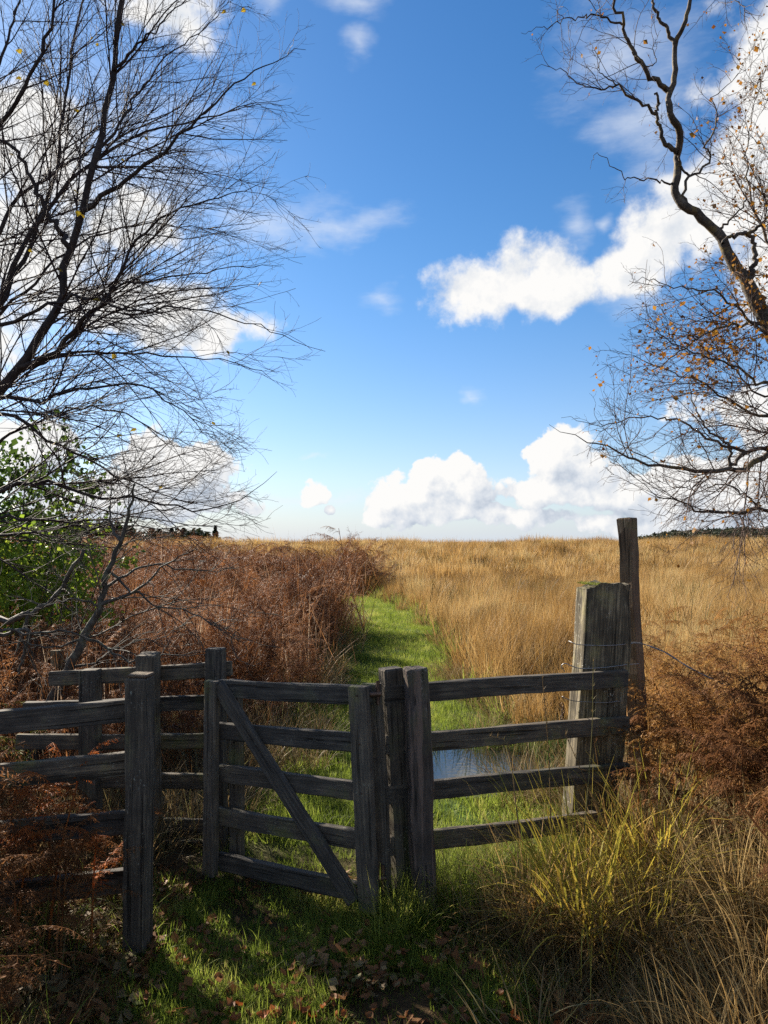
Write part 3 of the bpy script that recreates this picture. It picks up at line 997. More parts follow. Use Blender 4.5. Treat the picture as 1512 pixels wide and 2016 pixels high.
# the few leaves still hanging
lm = [leaf_mesh('leaf', 0.045, MAT['leaf_yellow'], rs) for _ in range(4)]
tips = np.concatenate([B2P[:, -1], B3P[:, -1]])
dd = (tips - np.array([0, 0, EYE]))
fpx = CX + dd[:, 0] / dd[:, 1] * FPX
ok = np.where((fpx > 10) & (fpx < 640) & (tips[:, 2] > 1.9) & (tips[:, 1] < 5.5))[0]
for k in rs.choice(ok, 46, replace=False):
    o = obj('leaf', lm[rs.randint(4)], BIRCH, Matrix.LocRotScale(Vector(tips[k]), Euler((R(rs.uniform(150, 260)), rs.uniform(-.6, .6), rs.uniform(0, 6.3))), Vector((rs.uniform(.6, 1.1),) * 3)))

# ---- thin young tree growing through the enclosure
rs = np.random.RandomState(31)
SY = 4.75
sroot = at(88, 1410, SY)
SAP = thing('young_tree', (sroot.x, sroot.y, 0.0), 'thin leaning young tree with grey bark rising from behind the enclosure rails', 'tree')
sp = [Vector((sroot.x - 0.12, SY, -0.05)), at(88, 1410, SY), at(135, 1318, SY), at(172, 1240, SY), at(196, 1192, SY), at(214, 1125, SY), at(238, 1066, SY), at(258, 1000, SY), at(264, 950, SY - .1)]
tp, _ = resample([tuple(q) for q in sp], 36)
tp += rs.normal(0, 0.006, tp.shape)
mk_tubes('trunk', SAP, [tp], [np.linspace(0.046, 0.006, 36)], 9, 'bark_grey')
L_ = [
    ([(196, 1192), (260, 1168), (318, 1118), (368, 1090), (405, 1068)], 4.75, 4.4, .016, .004),
    ([(205, 1160), (262, 1124), (300, 1112), (400, 1128), (470, 1110)], 4.75, 5.1, .012, .003),
    ([(238, 1066), (222, 1040), (216, 1000), (225, 930)], 4.75, 4.9, .014, .003),
    ([(165, 1250), (215, 1278), (262, 1302), (330, 1296), (405, 1288)], 4.75, 4.5, .012, .004),
    ([(-120, 1250), (0, 1222), (60, 1204), (110, 1172), (150, 1110), (166, 1078)], 4.9, 4.8, .034, .012),
    ([(-120, 1250), (0, 1240), (60, 1246), (120, 1244), (190, 1262)], 4.7, 4.6, .014, .005),
    ([(60, 1204), (40, 1260), (30, 1290)], 4.86, 4.8, .016, .006),
    ([(0, 1250), (55, 1240), (46, 1290), (38, 1330)], 4.7, 4.7, .014, .008),
    ([(196, 1192), (150, 1180), (90, 1190), (20, 1170)], 4.75, 4.6, .010, .003),
    ([(160, 1260), (100, 1275), (40, 1262), (-20, 1280)], 4.75, 4.4, .010, .003),
    ([(214, 1125), (300, 1190), (380, 1205), (450, 1250), (500, 1262)], 4.75, 4.5, .010, .003),
    ([(135, 1318), (190, 1300), (240, 1270), (320, 1250), (380, 1215)], 4.75, 5.0, .009, .003),
]
limbs = [(pxl(p, a, b), r0, r1) for p, a, b, r0, r1 in L_]
LP, LR = limb_arrays(limbs, 18, 0.010, rs)
for a_, b_ in zip(LP, LR):
    mk_tubes('limb', SAP, [a_], [b_], 7, 'bark_grey')
LP = np.concatenate([LP, [tp[::2]]])
LR = np.concatenate([LR, [np.linspace(.04, .004, 18)]])
P1, R1 = grow(rs, LP, LR, 7.5, 0.15, 1.0, 0.7, 0.25, 0.2, 0.8, 0.6, 0.13, 0.0, 9, 0.55, 0.0026, 0.02, (0.5, 0, 0), 0.15)
mk_tubes('branches', SAP, P1, R1, 4, 'bark_grey', 'stuff')
P2, R2 = grow(rs, P1, R1, 9, 0.1, 1.0, 0.7, 0.25, 0.08, 0.4, 0.5, 0.15, 0.0, 6, 0.65, 0.0018)
mk_tubes('twigs', SAP, P2, R2, 3, 'bark_grey', 'stuff')

# ---- gnarled tree on the right: trunk outside the frame
rs = np.random.RandomState(41)
GY = 6.5
groot = Vector((4.35, GY + .1, 0))
GN = thing('gnarled_birch', groot, 'gnarled old birch with twisting limbs and scattered orange leaves over the dead bracken', 'tree')
main = [Vector((4.35, 6.6, -0.1)), Vector((4.30, 6.6, 0.7)), Vector((4.15, 6.55, 1.5)), at(1640, 860, GY), at(1570, 745, GY), at(1512, 636, GY), at(1471, 559, GY), at(1435, 504, GY), at(1413, 456, GY),
        at(1369, 420, GY), at(1329, 383, GY), at(1332, 347, GY), at(1334, 303, GY), at(1340, 266, GY - .1), at(1321, 226, GY - .2), at(1318, 186, GY - .2), at(1329, 153, GY - .2),
        at(1331, 120, GY - .2), at(1329, 91, GY - .2), at(1347, 47, GY - .3), at(1360, 0, GY - .3), at(1378, -70, GY - .4)]
tp, _ = resample([tuple(q) for q in main], 110)
tp += rs.normal(0, 0.006, tp.shape)
s = np.linspace(0, 1, 110)
tr = np.interp(s, [0, .05, .25, .48, .6, .72, .85, 1], [.24, .19, .13, .078, .050, .036, .026, .014]) * (1 + rs.normal(0, 0.05, 110))
mk_tubes('trunk', GN, [tp], [tr], 14, 'bark_right')
L_ = [
    ([(1329, 91), (1314, 58), (1289, 22), (1283, -10), (1270, -60)], 6.3, 6.2, .026, .012),
    ([(1318, 181), (1296, 161), (1267, 135), (1245, 102), (1230, 69), (1223, 40), (1208, 7), (1196, -50)], 6.3, 6.0, .036, .012),
    ([(1334, 300), (1307, 281), (1300, 252), (1292, 226), (1297, 197), (1291, 181)], 6.45, 6.3, .036, .014),
    ([(1290, 224), (1270, 208), (1241, 190), (1216, 168), (1186, 175), (1143, 168), (1117, 150), (1080, 131), (1051, 139)], 6.35, 6.0, .022, .003),
    ([(1225, 48), (1179, 33), (1135, 36), (1100, 42), (1059, 55), (1022, 67)], 6.05, 5.7, .014, .003),
    ([(1325, 360), (1281, 354), (1230, 352), (1215, 334), (1180, 300), (1160, 330)], 6.5, 6.2, .014, .003),
    ([(1352, 405), (1347, 369), (1358, 347), (1387, 332), (1398, 303), (1386, 285), (1405, 252), (1413, 219), (1402, 197), (1440, 160), (1480, 130)], 6.5, 6.3, .024, .004),
    ([(1358, 347), (1342, 330), (1335, 300)], 6.5, 6.45, .016, .010),
    ([(1475, 556), (1488, 500), (1472, 460), (1440, 467), (1420, 480)], 6.45, 6.3, .038, .018),
    ([(1472, 460), (1500, 440), (1530, 400), (1560, 330)], 6.4, 6.2, .024, .008),
    ([(1216, 168), (1180, 140), (1181, 120), (1160, 80)], 6.2, 6.1, .010, .003),
    ([(1245, 102), (1275, 130), (1292, 120), (1285, 95), (1300, 60)], 6.15, 6.1, .012, .003),
    # lower boughs
    ([(1660, 800), (1560, 860), (1512, 890), (1471, 923), (1438, 927), (1380, 923), (1289, 916), (1237, 902), (1194, 872), (1143, 865), (1084, 843)], 6.4, 5.6, .065, .003),
    ([(1438, 927), (1433, 872), (1387, 843), (1365, 785), (1362, 740), (1350, 700)], 6.1, 5.9, .022, .003),
    ([(1660, 820), (1560, 878), (1512, 882), (1471, 891), (1438, 915)], 6.4, 6.1, .045, .018),
    ([(1680, 960), (1580, 1000), (1512, 1006), (1493, 1000), (1449, 1007), (1380, 1009), (1354, 996), (1307, 985), (1275, 965), (1240, 930)], 6.3, 5.6, .045, .003),
    ([(1660, 780), (1560, 830), (1512, 821), (1471, 810), (1435, 788), (1380, 755), (1325, 733), (1252, 704), (1200, 690)], 6.5, 6.9, .036, .003),
    ([(1640, 720), (1512, 755), (1453, 726), (1398, 704), (1325, 675), (1270, 640), (1230, 650)], 6.3, 5.9, .030, .003),
    ([(1560, 640), (1512, 655), (1453, 613), (1398, 573), (1343, 569), (1270, 547), (1238, 565)], 6.4, 6.0, .028, .003),
    ([(1471, 891), (1398, 865), (1332, 828), (1252, 821), (1179, 839), (1110, 820)], 6.2, 5.8, .022, .003),
    ([(1493, 1000), (1450, 960), (1400, 955), (1330, 960), (1290, 940)], 6.2, 6.0, .014, .003),
    ([(1600, 560), (1540, 520), (1490, 420), (1470, 330), (1480, 230), (1500, 150)], 6.6, 7.2, .030, .004),
    ([(1620, 700), (1540, 610), (1460, 600), (1400, 620), (1340, 640), (1290, 600)], 6.6, 7.0, .028, .003),
    ([(1640, 520), (1580, 420), (1530, 330), (1490, 280), (1440, 250)], 6.7, 7.0, .022, .003),
    ([(1640, 480), (1590, 330), (1540, 220), (1500, 190), (1460, 120)], 6.9, 7.3, .022, .003),
    ([(1640, 600), (1570, 500), (1500, 470), (1450, 440), (1400, 400)], 6.8, 7.1, .022, .003),
    ([(1640, 640), (1560, 560), (1480, 540), (1420, 520), (1370, 540)], 6.8, 7.2, .022, .003),
    ([(1640, 680), (1540, 660), (1460, 670), (1380, 700), (1330, 690)], 6.9, 7.2, .022, .003),
    ([(1413, 456), (1450, 420), (1470, 380), (1440, 330), (1420, 300)], 6.5, 6.6, .018, .003),
    ([(1360, 0), (1420, -20), (1470, 20), (1500, 60)], 6.2, 6.0, .012, .003),
    ([(1512, 636), (1440, 640), (1380, 660), (1300, 720), (1230, 740)], 6.5, 6.2, .024, .003),
    ([(1640, 860), (1540, 790), (1470, 760), (1420, 690), (1360, 640)], 6.5, 6.9, .030, .003),
]
limbs = [(pxl(p, a, b), r0, r1) for p, a, b, r0, r1 in L_]
LP, LR = limb_arrays(limbs, 30, 0.011, rs, 0.74)
for a_, b_ in zip(LP, LR):
    mk_tubes('limb', GN, [a_], [b_], 8, 'bark_right')
P1, R1 = grow(rs, LP, LR, 8.5, 0.15, 1.0, 0.75, 0.25, 0.28, 1.25, 0.45, 0.14, 0.02, 11, 0.5, 0.0026, 0.05, (-0.6, 0, 0.15), 0.22)
P1, R1 = inside(P1, R1, 'min', [(-60, 1020), (150, 1050), (200, 1180), (420, 1240), (560, 1230), (750, 1140), (850, 1060), (960, 1190), (1040, 1300)])
mk_tubes('branches', GN, P1, R1, 5, 'twig_warm', 'stuff')
P2, R2 = grow(rs, P1, R1, 14.5, 0.15, 1.0, 0.72, 0.25, 0.14, 0.6, 0.5, 0.20, 0.0, 8, 0.6, 0.0016, 0.03, (-0.5, 0, 0.1), 0.12)
mk_tubes('twigs', GN, P2, R2, 4, 'twig_warm', 'stuff')
P3, R3 = grow(rs, P2, R2, 9.0, 0.2, 1.0, 0.7, 0.25, 0.05, 0.22, 0.5, 0.22, 0.0, 5, 0.7, 0.0013)
mk_tubes('fine_twigs', GN, P3, R3, 3, 'twig_warm', 'stuff')


def leaf_cloud(name, parent, pts, size, rs, mat, sd=0.3):
    """many small folded leaves as one mesh"""
    n = len(pts)
    d = rs.normal(0, 1, (n, 3))
    d[:, 2] -= 0.4
    d /= np.linalg.norm(d, axis=1, keepdims=True)
    q = np.cross(d, rs.normal(0, 1, (n, 3)))
    q /= np.linalg.norm(q, axis=1, keepdims=True)
    nn = np.cross(d, q)
    sz = (size * np.exp(rs.normal(0, sd, n)))[:, None]
    p0 = pts
    p1 = pts + d * sz * .45 + q * sz * .40 + nn * sz * .12
    p2 = pts + d * sz
    p3 = pts + d * sz * .45 - q * sz * .40 + nn * sz * .12
    v = np.stack([p0, p1, p2, p3], 1).reshape(-1, 3)
    i = np.arange(n)[:, None] * 4
    f = np.concatenate([i + np.array([[0, 1, 2]]), i + np.array([[0, 2, 3]])])
    o = obj(name, mesh_from(name, v, f, {'rnd': np.repeat(rs.rand(n), 4)}, False, MAT[mat]), parent, Matrix())
    o['kind'] = 'stuff'
    return o


pool = np.concatenate([P2[:, -1], P2[:, 4], P3[:, -1]])
pp = pool - np.array([0, 0, EYE])
u_, w_ = CX + pp[:, 0] / pp[:, 1] * FPX, HORIZON - pp[:, 2] / pp[:, 1] * FPX
wgt = 0.10 + 0.55 * np.exp(-((u_ - 1480) / 75) ** 2) * (w_ < 640) + 1.6 * np.exp(-((u_ - 1430) / 110) ** 2 - ((w_ - 670) / 90) ** 2) + 0.5 * np.exp(-((u_ - 1400) / 50) ** 2 - ((w_ - 470) / 60) ** 2) + 0.25 * np.exp(-((u_ - 1320) / 120) ** 2 - ((w_ - 720) / 80) ** 2)
sel = rs.rand(len(pool)) < wgt * 0.42
leaf_cloud('leaves', GN, pool[sel] + rs.normal(0, .012, (sel.sum(), 3)), 0.030, rs, 'leaf_orange')
# lichen and leaf litter caught on the leaning limb
ii = rs.randint(38, 66, 420)
leaf_cloud('lichen', GN, tp[ii] + rs.normal(0, 1, (420, 3)) * np.array([.05, .05, .05]) + np.array([0.0, -.04, .03]), 0.03, rs, 'leaf_orange', 0.4)


# ---- holly and bramble behind the enclosure
def bush(name, label, cat, root, lobes, nleaf, size, mat, seed, stems, group=None):
    rs = np.random.RandomState(seed)
    T = thing(name, root, label, cat, group)
    vol = np.array([l[3] * l[4] * l[5] for l in lobes])
    ns = (nleaf * vol / vol.sum()).astype(int)
    pts = []
    for (cx_, cy_, cz_, a, b, c), k in zip(lobes, ns):
        d = rs.normal(0, 1, (k, 3))
        d /= np.linalg.norm(d, axis=1, keepdims=True)
        r = rs.rand(k, 1) ** 0.42
        # clumped: pull points toward random shoot ends
        p = d * r
        cl = rs.normal(0, .62, (max(6, k // 45), 3))
        own = cl[rs.randint(len(cl), size=k)]
        p = np.where(rs.rand(k, 1) < .62, own + rs.normal(0, .13, (k, 3)), p)
        pts.append(p * np.array([a, b, c]) + np.array([cx_, cy_, cz_]))
    pts = np.concatenate(pts)
    pts = pts[pts[:, 2] > 0.1]
    leaf_cloud('foliage', T, pts, size, rs, mat)
    sp_ = []
    for (cx_, cy_, cz_, a, b, c) in lobes:
        for k in range(stems):
            e = np.array([cx_ + rs.normal(0, a * .5), cy_ + rs.normal(0, b * .5), cz_ + rs.normal(0, c * .4)])
            s0 = np.array(root) + rs.normal(0, .1, 3) * np.array([1, 1, 0])
            mid = (s0 + e) / 2 + rs.normal(0, .12, 3)
            sp_.append(resample([s0, mid, e], 10)[0])
    mk_tubes('stems', T, np.array(sp_), np.tile(np.linspace(.016, .004, 10), (len(sp_), 1)), 5, 'bark_grey', 'stuff')
    return T


def lobe(px, py, Y, rx, ry, rz):
    p = at(px, py, Y)
    return (p.x, p.y, p.z, rx, ry, rz)


bush('holly_bush', 'tall dark green holly bush behind the bare birch twigs', 'bush', (-3.5, 7.6, 0),
     [lobe(80, 960, 7.6, .50, .5, .52), lobe(150, 890, 7.6, .15, .18, .30), lobe(20, 1040, 7.6, .7, .6, .46), lobe(-60, 980, 7.7, .7, .6, .62), lobe(110, 1040, 7.5, .46, .45, .4), lobe(180, 960, 7.6, .25, .22, .25),
      lobe(60, 1150, 7.6, .58, .5, .46)],
     4600, 0.052, 'holly', 51, 3)
bush('bramble_bush', 'bright green bramble thicket below the holly bush', 'bush', (-3.3, 6.8, 0),
     [lobe(60, 1090, 6.7, .58, .45, .30), lobe(160, 1120, 6.7, .33, .35, .26), lobe(30, 1180, 6.6, .58, .45, .32), lobe(140, 1180, 6.7, .35, .35, .23), lobe(-80, 1120, 6.7, .58, .5, .46)],
     5600, 0.042, 'bramble', 52, 3)

# ------------------------------------------------------------------ scattered growth
gn_group = bpy.data.node_groups.new('scatter', 'GeometryNodeTree')
gi = gn_group.interface
gi.new_socket('Geometry', in_out='INPUT', socket_type='NodeSocketGeometry')
cs = gi.new_socket('Collection', in_out='INPUT', socket_type='NodeSocketCollection')
gi.new_socket('Geometry', in_out='OUTPUT', socket_type='NodeSocketGeometry')
gnn, gln = gn_group.nodes, gn_group.links
n_in, n_out = gnn.new('NodeGroupInput'), gnn.new('NodeGroupOutput')
ci = gnn.new('GeometryNodeCollectionInfo')
ci.inputs['Separate Children'].default_value = True
ci.inputs['Reset Children'].default_value = True
iop = gnn.new('GeometryNodeInstanceOnPoints')
iop.inputs['Pick Instance'].default_value = True


def named(t, nm):
    n = gnn.new('GeometryNodeInputNamedAttribute')
    n.data_type = t
    n.inputs['Name'].default_value = nm
    return [o for o in n.outputs if o.enabled and o.name == 'Attribute'][0]


gln.new(n_in.outputs[0], iop.inputs['Points'])
gln.new(n_in.outputs[1], ci.inputs[0])
gln.new(ci.outputs[0], iop.inputs['Instance'])
gln.new(named('INT', 'pick'), iop.inputs['Instance Index'])
gln.new(named('FLOAT_VECTOR', 'turn'), iop.inputs['Rotation'])
gln.new(named('FLOAT_VECTOR', 'size'), iop.inputs['Scale'])
gln.new(iop.outputs[0], n_out.inputs[0])


def library(name, meshes):
    c = bpy.data.collections.new(name)
    for i, me in enumerate(meshes):
        c.objects.link(bpy.data.objects.new('%s_%02d' % (name, i), me))
    return c


def scatter(name, lib, pts, rs, smin, smax, label, cat, tilt=0.12, rot=None, sxy=None):
    n = len(pts)
    me = bpy.data.meshes.new(name)
    me.vertices.add(n)
    me.vertices.foreach_set('co', np.asarray(pts, np.float32).ravel())
    a = me.attributes.new('pick', 'INT', 'POINT')
    a.data.foreach_set('value', rs.randint(0, len(lib.objects), n).astype(np.int32))
    tv = np.stack([rs.normal(0, tilt, n), rs.normal(0, tilt, n), rs.uniform(0, 6.283, n) if rot is None else rot], -1)
    a = me.attributes.new('turn', 'FLOAT_VECTOR', 'POINT')
    a.data.foreach_set('vector', tv.astype(np.float32).ravel())
    sz = rs.uniform(0, 1, n) * (np.asarray(smax) - np.asarray(smin)) + smin
    s3 = np.stack([sz * (1 if sxy is None else sxy)] * 2 + [sz], -1)
    a = me.attributes.new('size', 'FLOAT_VECTOR', 'POINT')
    a.data.foreach_set('vector', s3.astype(np.float32).ravel())
    o = obj(name, me)
    md = o.modifiers.new('scatter', 'NODES')
    md.node_group = gn_group
    md[cs.identifier] = lib
    return tag(o, label, cat, None, 'stuff')


def tuft(seed, n, rad, l0, l1, lean, curl, w0, w1, mat, seg=4, wind=None):
    rs = np.random.RandomState(seed)
    a = rs.uniform(0, 6.283, n)
    r = rad * np.sqrt(rs.rand(n))
    base = np.stack([r * np.cos(a), r * np.sin(a), np.full(n, -0.02)], -1)
    azm = a + rs.normal(0, .7, n)
    if wind is not None:
        azm = np.where(rs.rand(n) < .6, wind + rs.normal(0, .5, n), azm)
    g = blades(rs, n, rs.uniform(l0, l1, n), base, azm, np.abs(rs.normal(0, lean, n)), np.abs(rs.normal(curl, curl * .6, n)), rs.uniform(w0, w1, n), seg)
    return mesh_from('tuft', g[0], g[1], {'rnd': g[2]}, False, MAT[mat])


def wedge(rs, n, y0, y1, wide=0.60, pad=2.5):
    """random ground points over the part of the moor that can be seen, uniform by area"""
    out = []
    while sum(len(o) for o in out) < n:
        y = rs.uniform(y0, y1, n)
        x = rs.uniform(-1, 1, n) * (wide * y1 + pad)
        k = np.abs(x) < wide * y + pad
        out.append(np.stack([x[k], y[k]], -1))
    return np.concatenate(out)[:n]


def put(xy, dz=0.0):
    return np.concatenate([xy, (ground_z(xy[:, 0], xy[:, 1]) + dz)[:, None]], 1)


def edge_noise(y):
    return 0.10 * np.sin(y * 2.1) + 0.08 * np.sin(y * 4.7 + 1) + 0.06 * np.sin(y * 9.1)


def in_path(x, y, hw=0.92):
    return (np.abs(x - path_c(y)) < hw + edge_noise(y)) & (y < 22.3)


def in_bracken(x, y):
    return ((x < path_c(y) - 0.92 + edge_noise(y * 1.3)) | ((y > 22.2) & (x < 0.15 - .3 * (y - 23)))) & (y > 5.3 - .9 * (x < -1.35)) & (y < 29)


def in_pud(x, y, s=1.0):
    return ((x - PUD[0]) / (PUD[2] * s)) ** 2 + ((y - PUD[1]) / (PUD[3] * s)) ** 2 < 1


# moor grass
WIND = R(20)
moor = library('moor_tuft', [tuft(100 + i, 85, .20, .50, 1.0, .20, .42, .005, .011, 'moor', 5, WIND) for i in range(5)])
far_moor = library('far_tuft', [tuft(120 + i, 60, .34, .45, 1.0, .2, .36, .014, .034, 'moor', 3, WIND) for i in range(4)])
rs = np.random.RandomState(61)
q = np.concatenate([wedge(rs, 2900, 5.6, 15), wedge(rs, 3900, 15, 26)])
k = ~in_path(q[:, 0], q[:, 1]) & ~in_bracken(q[:, 0], q[:, 1]) & ~in_pud(q[:, 0], q[:, 1], 1.25) & ~((q[:, 1] < 7.2) & (q[:, 0] < 0.55)) & ~((q[:, 0] < path_c(q[:, 1]) - .5) & (q[:, 1] < 25))
q = q[k]
cl = np.sin(q[:, 0] * 1.9 + np.sin(q[:, 1] * 1.1)) * np.sin(q[:, 1] * 1.6 + 0.5 * q[:, 0])
cl = .65 * cl + .45 * np.sin(q[:, 0] * 4.1 + 1.7 * np.sin(q[:, 1] * 2.3)) * np.sin(q[:, 1] * 3.4 + q[:, 0])
q, cl = q[cl > -0.42], cl[cl > -0.42]
sc = (0.76 + 0.36 * cl) * np.where(q[:, 1] < 7.5, .8, 1)
scatter('moor_grass', moor, put(q), rs, sc * .85, sc * 1.1, 'tall tawny moor grass beside the green path', 'grass', .10)
q = wedge(rs, 8800, 24, 62)
q = q[~((q[:, 1] < 29) & in_bracken(q[:, 0], q[:, 1]))]
cl = np.sin(q[:, 0] * .45 + np.sin(q[:, 1] * .5)) * np.sin(q[:, 1] * .6) + .7 * np.sin(q[:, 0] * 1.3 + 2 * np.sin(q[:, 1] * .8)) * np.sin(q[:, 1] * 1.4)
q, cl = q[cl > -1.0], cl[cl > -1.0]
scatter('far_moor_grass', far_moor, put(q), rs, .62 + .20 * cl, 1.0 + .26 * cl, 'straw coloured moor grass reaching to the skyline', 'grass', .10, sxy=1.15)

# darker rushes in the wet hollows
rush = library('rush_tuft', [tuft(130 + i, 70, .30, .35, .85, .35, .5, .008, .018, 'rush', 4, WIND) for i in range(3)])
q = np.concatenate([wedge(rs, 170, 8, 22), wedge(rs, 560, 22, 52)])
w_ = np.sin(q[:, 0] * .33 + 2) * np.sin(q[:, 1] * .37 + .6 * np.sin(q[:, 0] * .5))
k = ~in_path(q[:, 0], q[:, 1], .9) & ~in_bracken(q[:, 0], q[:, 1]) & (q[:, 0] > path_c(q[:, 1])) & (w_ > -.12)
scatter('rushes', rush, put(q[k]), rs, .75, 1.2, 'olive brown rush clumps in hollows of the moor', 'rushes', .15, sxy=1.3)

# low straw and green undergrowth among the moor grass
low_t = library('low_tuft', [tuft(140 + i, 60, .16, .15, .42, .45, .9, .003, .006, 'rank', 4) for i in range(4)])
q = np.concatenate([wedge(rs, 1500, 3.6, 9, .62, 1.5), wedge(rs, 1100, 9, 16)])
k = ~in_path(q[:, 0], q[:, 1], .62) & ~in_pud(q[:, 0], q[:, 1], .95) & ~((q[:, 1] < 5.0) & (np.abs(q[:, 0]) < .8))
scatter('rank_grass', low_t, put(q[k]), rs, .7, 1.25, 'matted dead grass under the bracken and beside the path', 'grass', .2)

# bright path grass
short_t = library('short_tuft', [tuft(160 + i, 55, .11, .04, .11, .55, .8, .003, .0052, 'green', 3) for i in range(4)])
y = rs.uniform(3.3, 22.5, 6400)
x = path_c(y) + rs.uniform(-1.05, 1.05, 6400)
k = (~in_pud(x, y, .98)) & (np.abs(x - path_c(y)) < .95 + edge_noise(y) + rs.normal(0, .07, 6400))
q = np.stack([x, y], -1)[k]
x2 = rs.uniform(-.75, 1.25, 900)
y2 = rs.uniform(3.5, 7.6, 900)
q2 = np.stack([x2, y2], -1)[~in_pud(x2, y2, .98)]
q = np.concatenate([q, q2])
q = q[(np.sin(q[:, 0] * 6 + q[:, 1] * 1.3) * np.sin(q[:, 1] * 2.2 + 2 * q[:, 0]) + rs.normal(0, .4, len(q))) > -.75]
scatter('path_grass', short_t, put(q), rs, np.where(q[:, 1] < 4, .4, .75), np.where(q[:, 1] < 4, .8, 1.25), 'short bright green grass along the trodden path', 'grass', .15)

# tufts that lean in over the path from both sides
n = 280
y = rs.uniform(6.5, 22, n)
sd_ = np.where(rs.rand(n) < .62, 1, -1)
x = path_c(y) + sd_ * (.90 + edge_noise(y) + np.abs(rs.normal(0, .14, n)) - .14)
q = np.stack([x, y], -1)
scatter('path_edge_grass', library('edge_tuft', [tuft(170 + i, 40, .13, .14, .42, .45, .8, .005, .010, ('moor', 'rank', 'green')[i % 3], 4) for i in range(6)]), put(q), rs, .6, 1.3,
        'ragged tufts of straw leaning over the path edges', 'grass', .2)

# shaded turf in front of the gate
n = 2900
x = rs.uniform(-1.15, 1.0, n)
y = rs.uniform(1.9, 3.5, n)
bare = np.sin(x * 5.1 + 1.3) * np.sin(y * 4.3) + rs.normal(0, .35, n)
k = (bare > -0.45) & ~((x > .55) & (rs.rand(n) < .75))
q = np.stack([x, y], -1)[k]
scatter('turf', short_t, put(q), rs, .40, .95, 'patchy green turf strewn with leaves in front of the gate', 'grass', .2)
# brown litter of broken leaves and fern between the grass


def litter(seed, n, rad, size, mat):
    rs = np.random.RandomState(seed)
    a, r = rs.uniform(0, 6.283, n), rad * np.sqrt(rs.rand(n))
    c = np.stack([r * np.cos(a), r * np.sin(a), rs.uniform(.002, .018, n)], -1)
    t = rs.uniform(0, 6.283, n)
    d = np.stack([np.cos(t), np.sin(t), rs.normal(0, .35, n)], -1)
    e = np.stack([-np.sin(t), np.cos(t), rs.normal(0, .45, n)], -1)
    l = (size * np.exp(rs.normal(0, .35, n)))[:, None]
    w = l * rs.uniform(.15, .45, n)[:, None]
    v = np.stack([c - d * l * .5, c + e * w, c + d * l * .5, c - e * w], 1).reshape(-1, 3)
    return mesh_from('litter', v, np.arange(n * 4).reshape(-1, 4), {'rnd': np.repeat(rs.rand(n), 4)}, False, MAT[mat])


lit_lib = library('litter_patch', [litter(220 + i, 70, .16, .034, ('leaf_dry', 'bracken_dark', 'rank')[i % 3]) for i in range(6)])
n = 800
x = np.concatenate([rs.uniform(-1.15, 1.0, 70), rs.uniform(-2.4, -.98, n - 70)])
y = rs.uniform(1.6, 3.6, n)
scatter('leaf_litter', lit_lib, put(np.stack([x, y], -1)), rs, .7, 1.2, 'brown litter of crumbled leaves and fern on the ground before the gate', 'litter', .12)
n = 420
x, y = rs.uniform(-2.4, -.98, n), rs.uniform(1.6, 3.2, n)
scatter('bank_straw', library('bank_tuft', [tuft(230 + i, 45, .13, .08, .26, .8, 1.0, .0025, .005, ('rank', 'rank', 'green')[i], 4) for i in range(3)]), put(np.stack([x, y], -1)), rs, .6, 1.1,
        'thin dead grass under the bracken at the near fence', 'grass', .2)
# longer grass round the foot of the gate posts
n = 300
x = rs.uniform(.0, .95, n)
y = 3.32 + .34 * np.clip(x, 0, 1) + rs.normal(-.05, .12, n)
scatter('foot_grass', library('foot_tuft', [tuft(180 + i, 40, .10, .12, .34, .35, .8, .003, .005, 'green', 4) for i in range(3)]), put(np.stack([x, y], -1)), rs, .5, 1.05,
        'longer green grass round the feet of the gate posts', 'grass', .15)
# straw matted over the bank at lower right
n = 900
x = rs.uniform(.45, 2.3, n)
y = rs.uniform(1.7, 3.7, n)
k = rs.rand(n) < smooth(.35, .9, x)
scatter('straw_thatch', library('thatch_tuft', [tuft(190 + i, 60, .14, .10, .34, .9, 1.1, .0025, .005, 'rank', 4) for i in range(4)]), put(np.stack([x, y], -1)[k]), rs, .6, 1.15,
        'matted dead straw covering the bank right of the gate', 'grass', .25)
# reeds at the puddle
reed_t = library('reed_tuft', [tuft(200 + i, 16, .06, .18, .42, .14, .25, .003, .0055, 'reed', 4) for i in range(3)])
n = 75
a = rs.uniform(-.5, 3.6, n)
r_ = rs.uniform(.62, 1.08, n)
q = np.stack([PUD[0] + PUD[2] * r_ * np.cos(a), PUD[1] + PUD[3] * r_ * np.sin(a)], -1)
scatter('reeds', reed_t, put(q), rs, .6, 1.1, 'thin reeds standing round the puddle', 'reeds', .12)


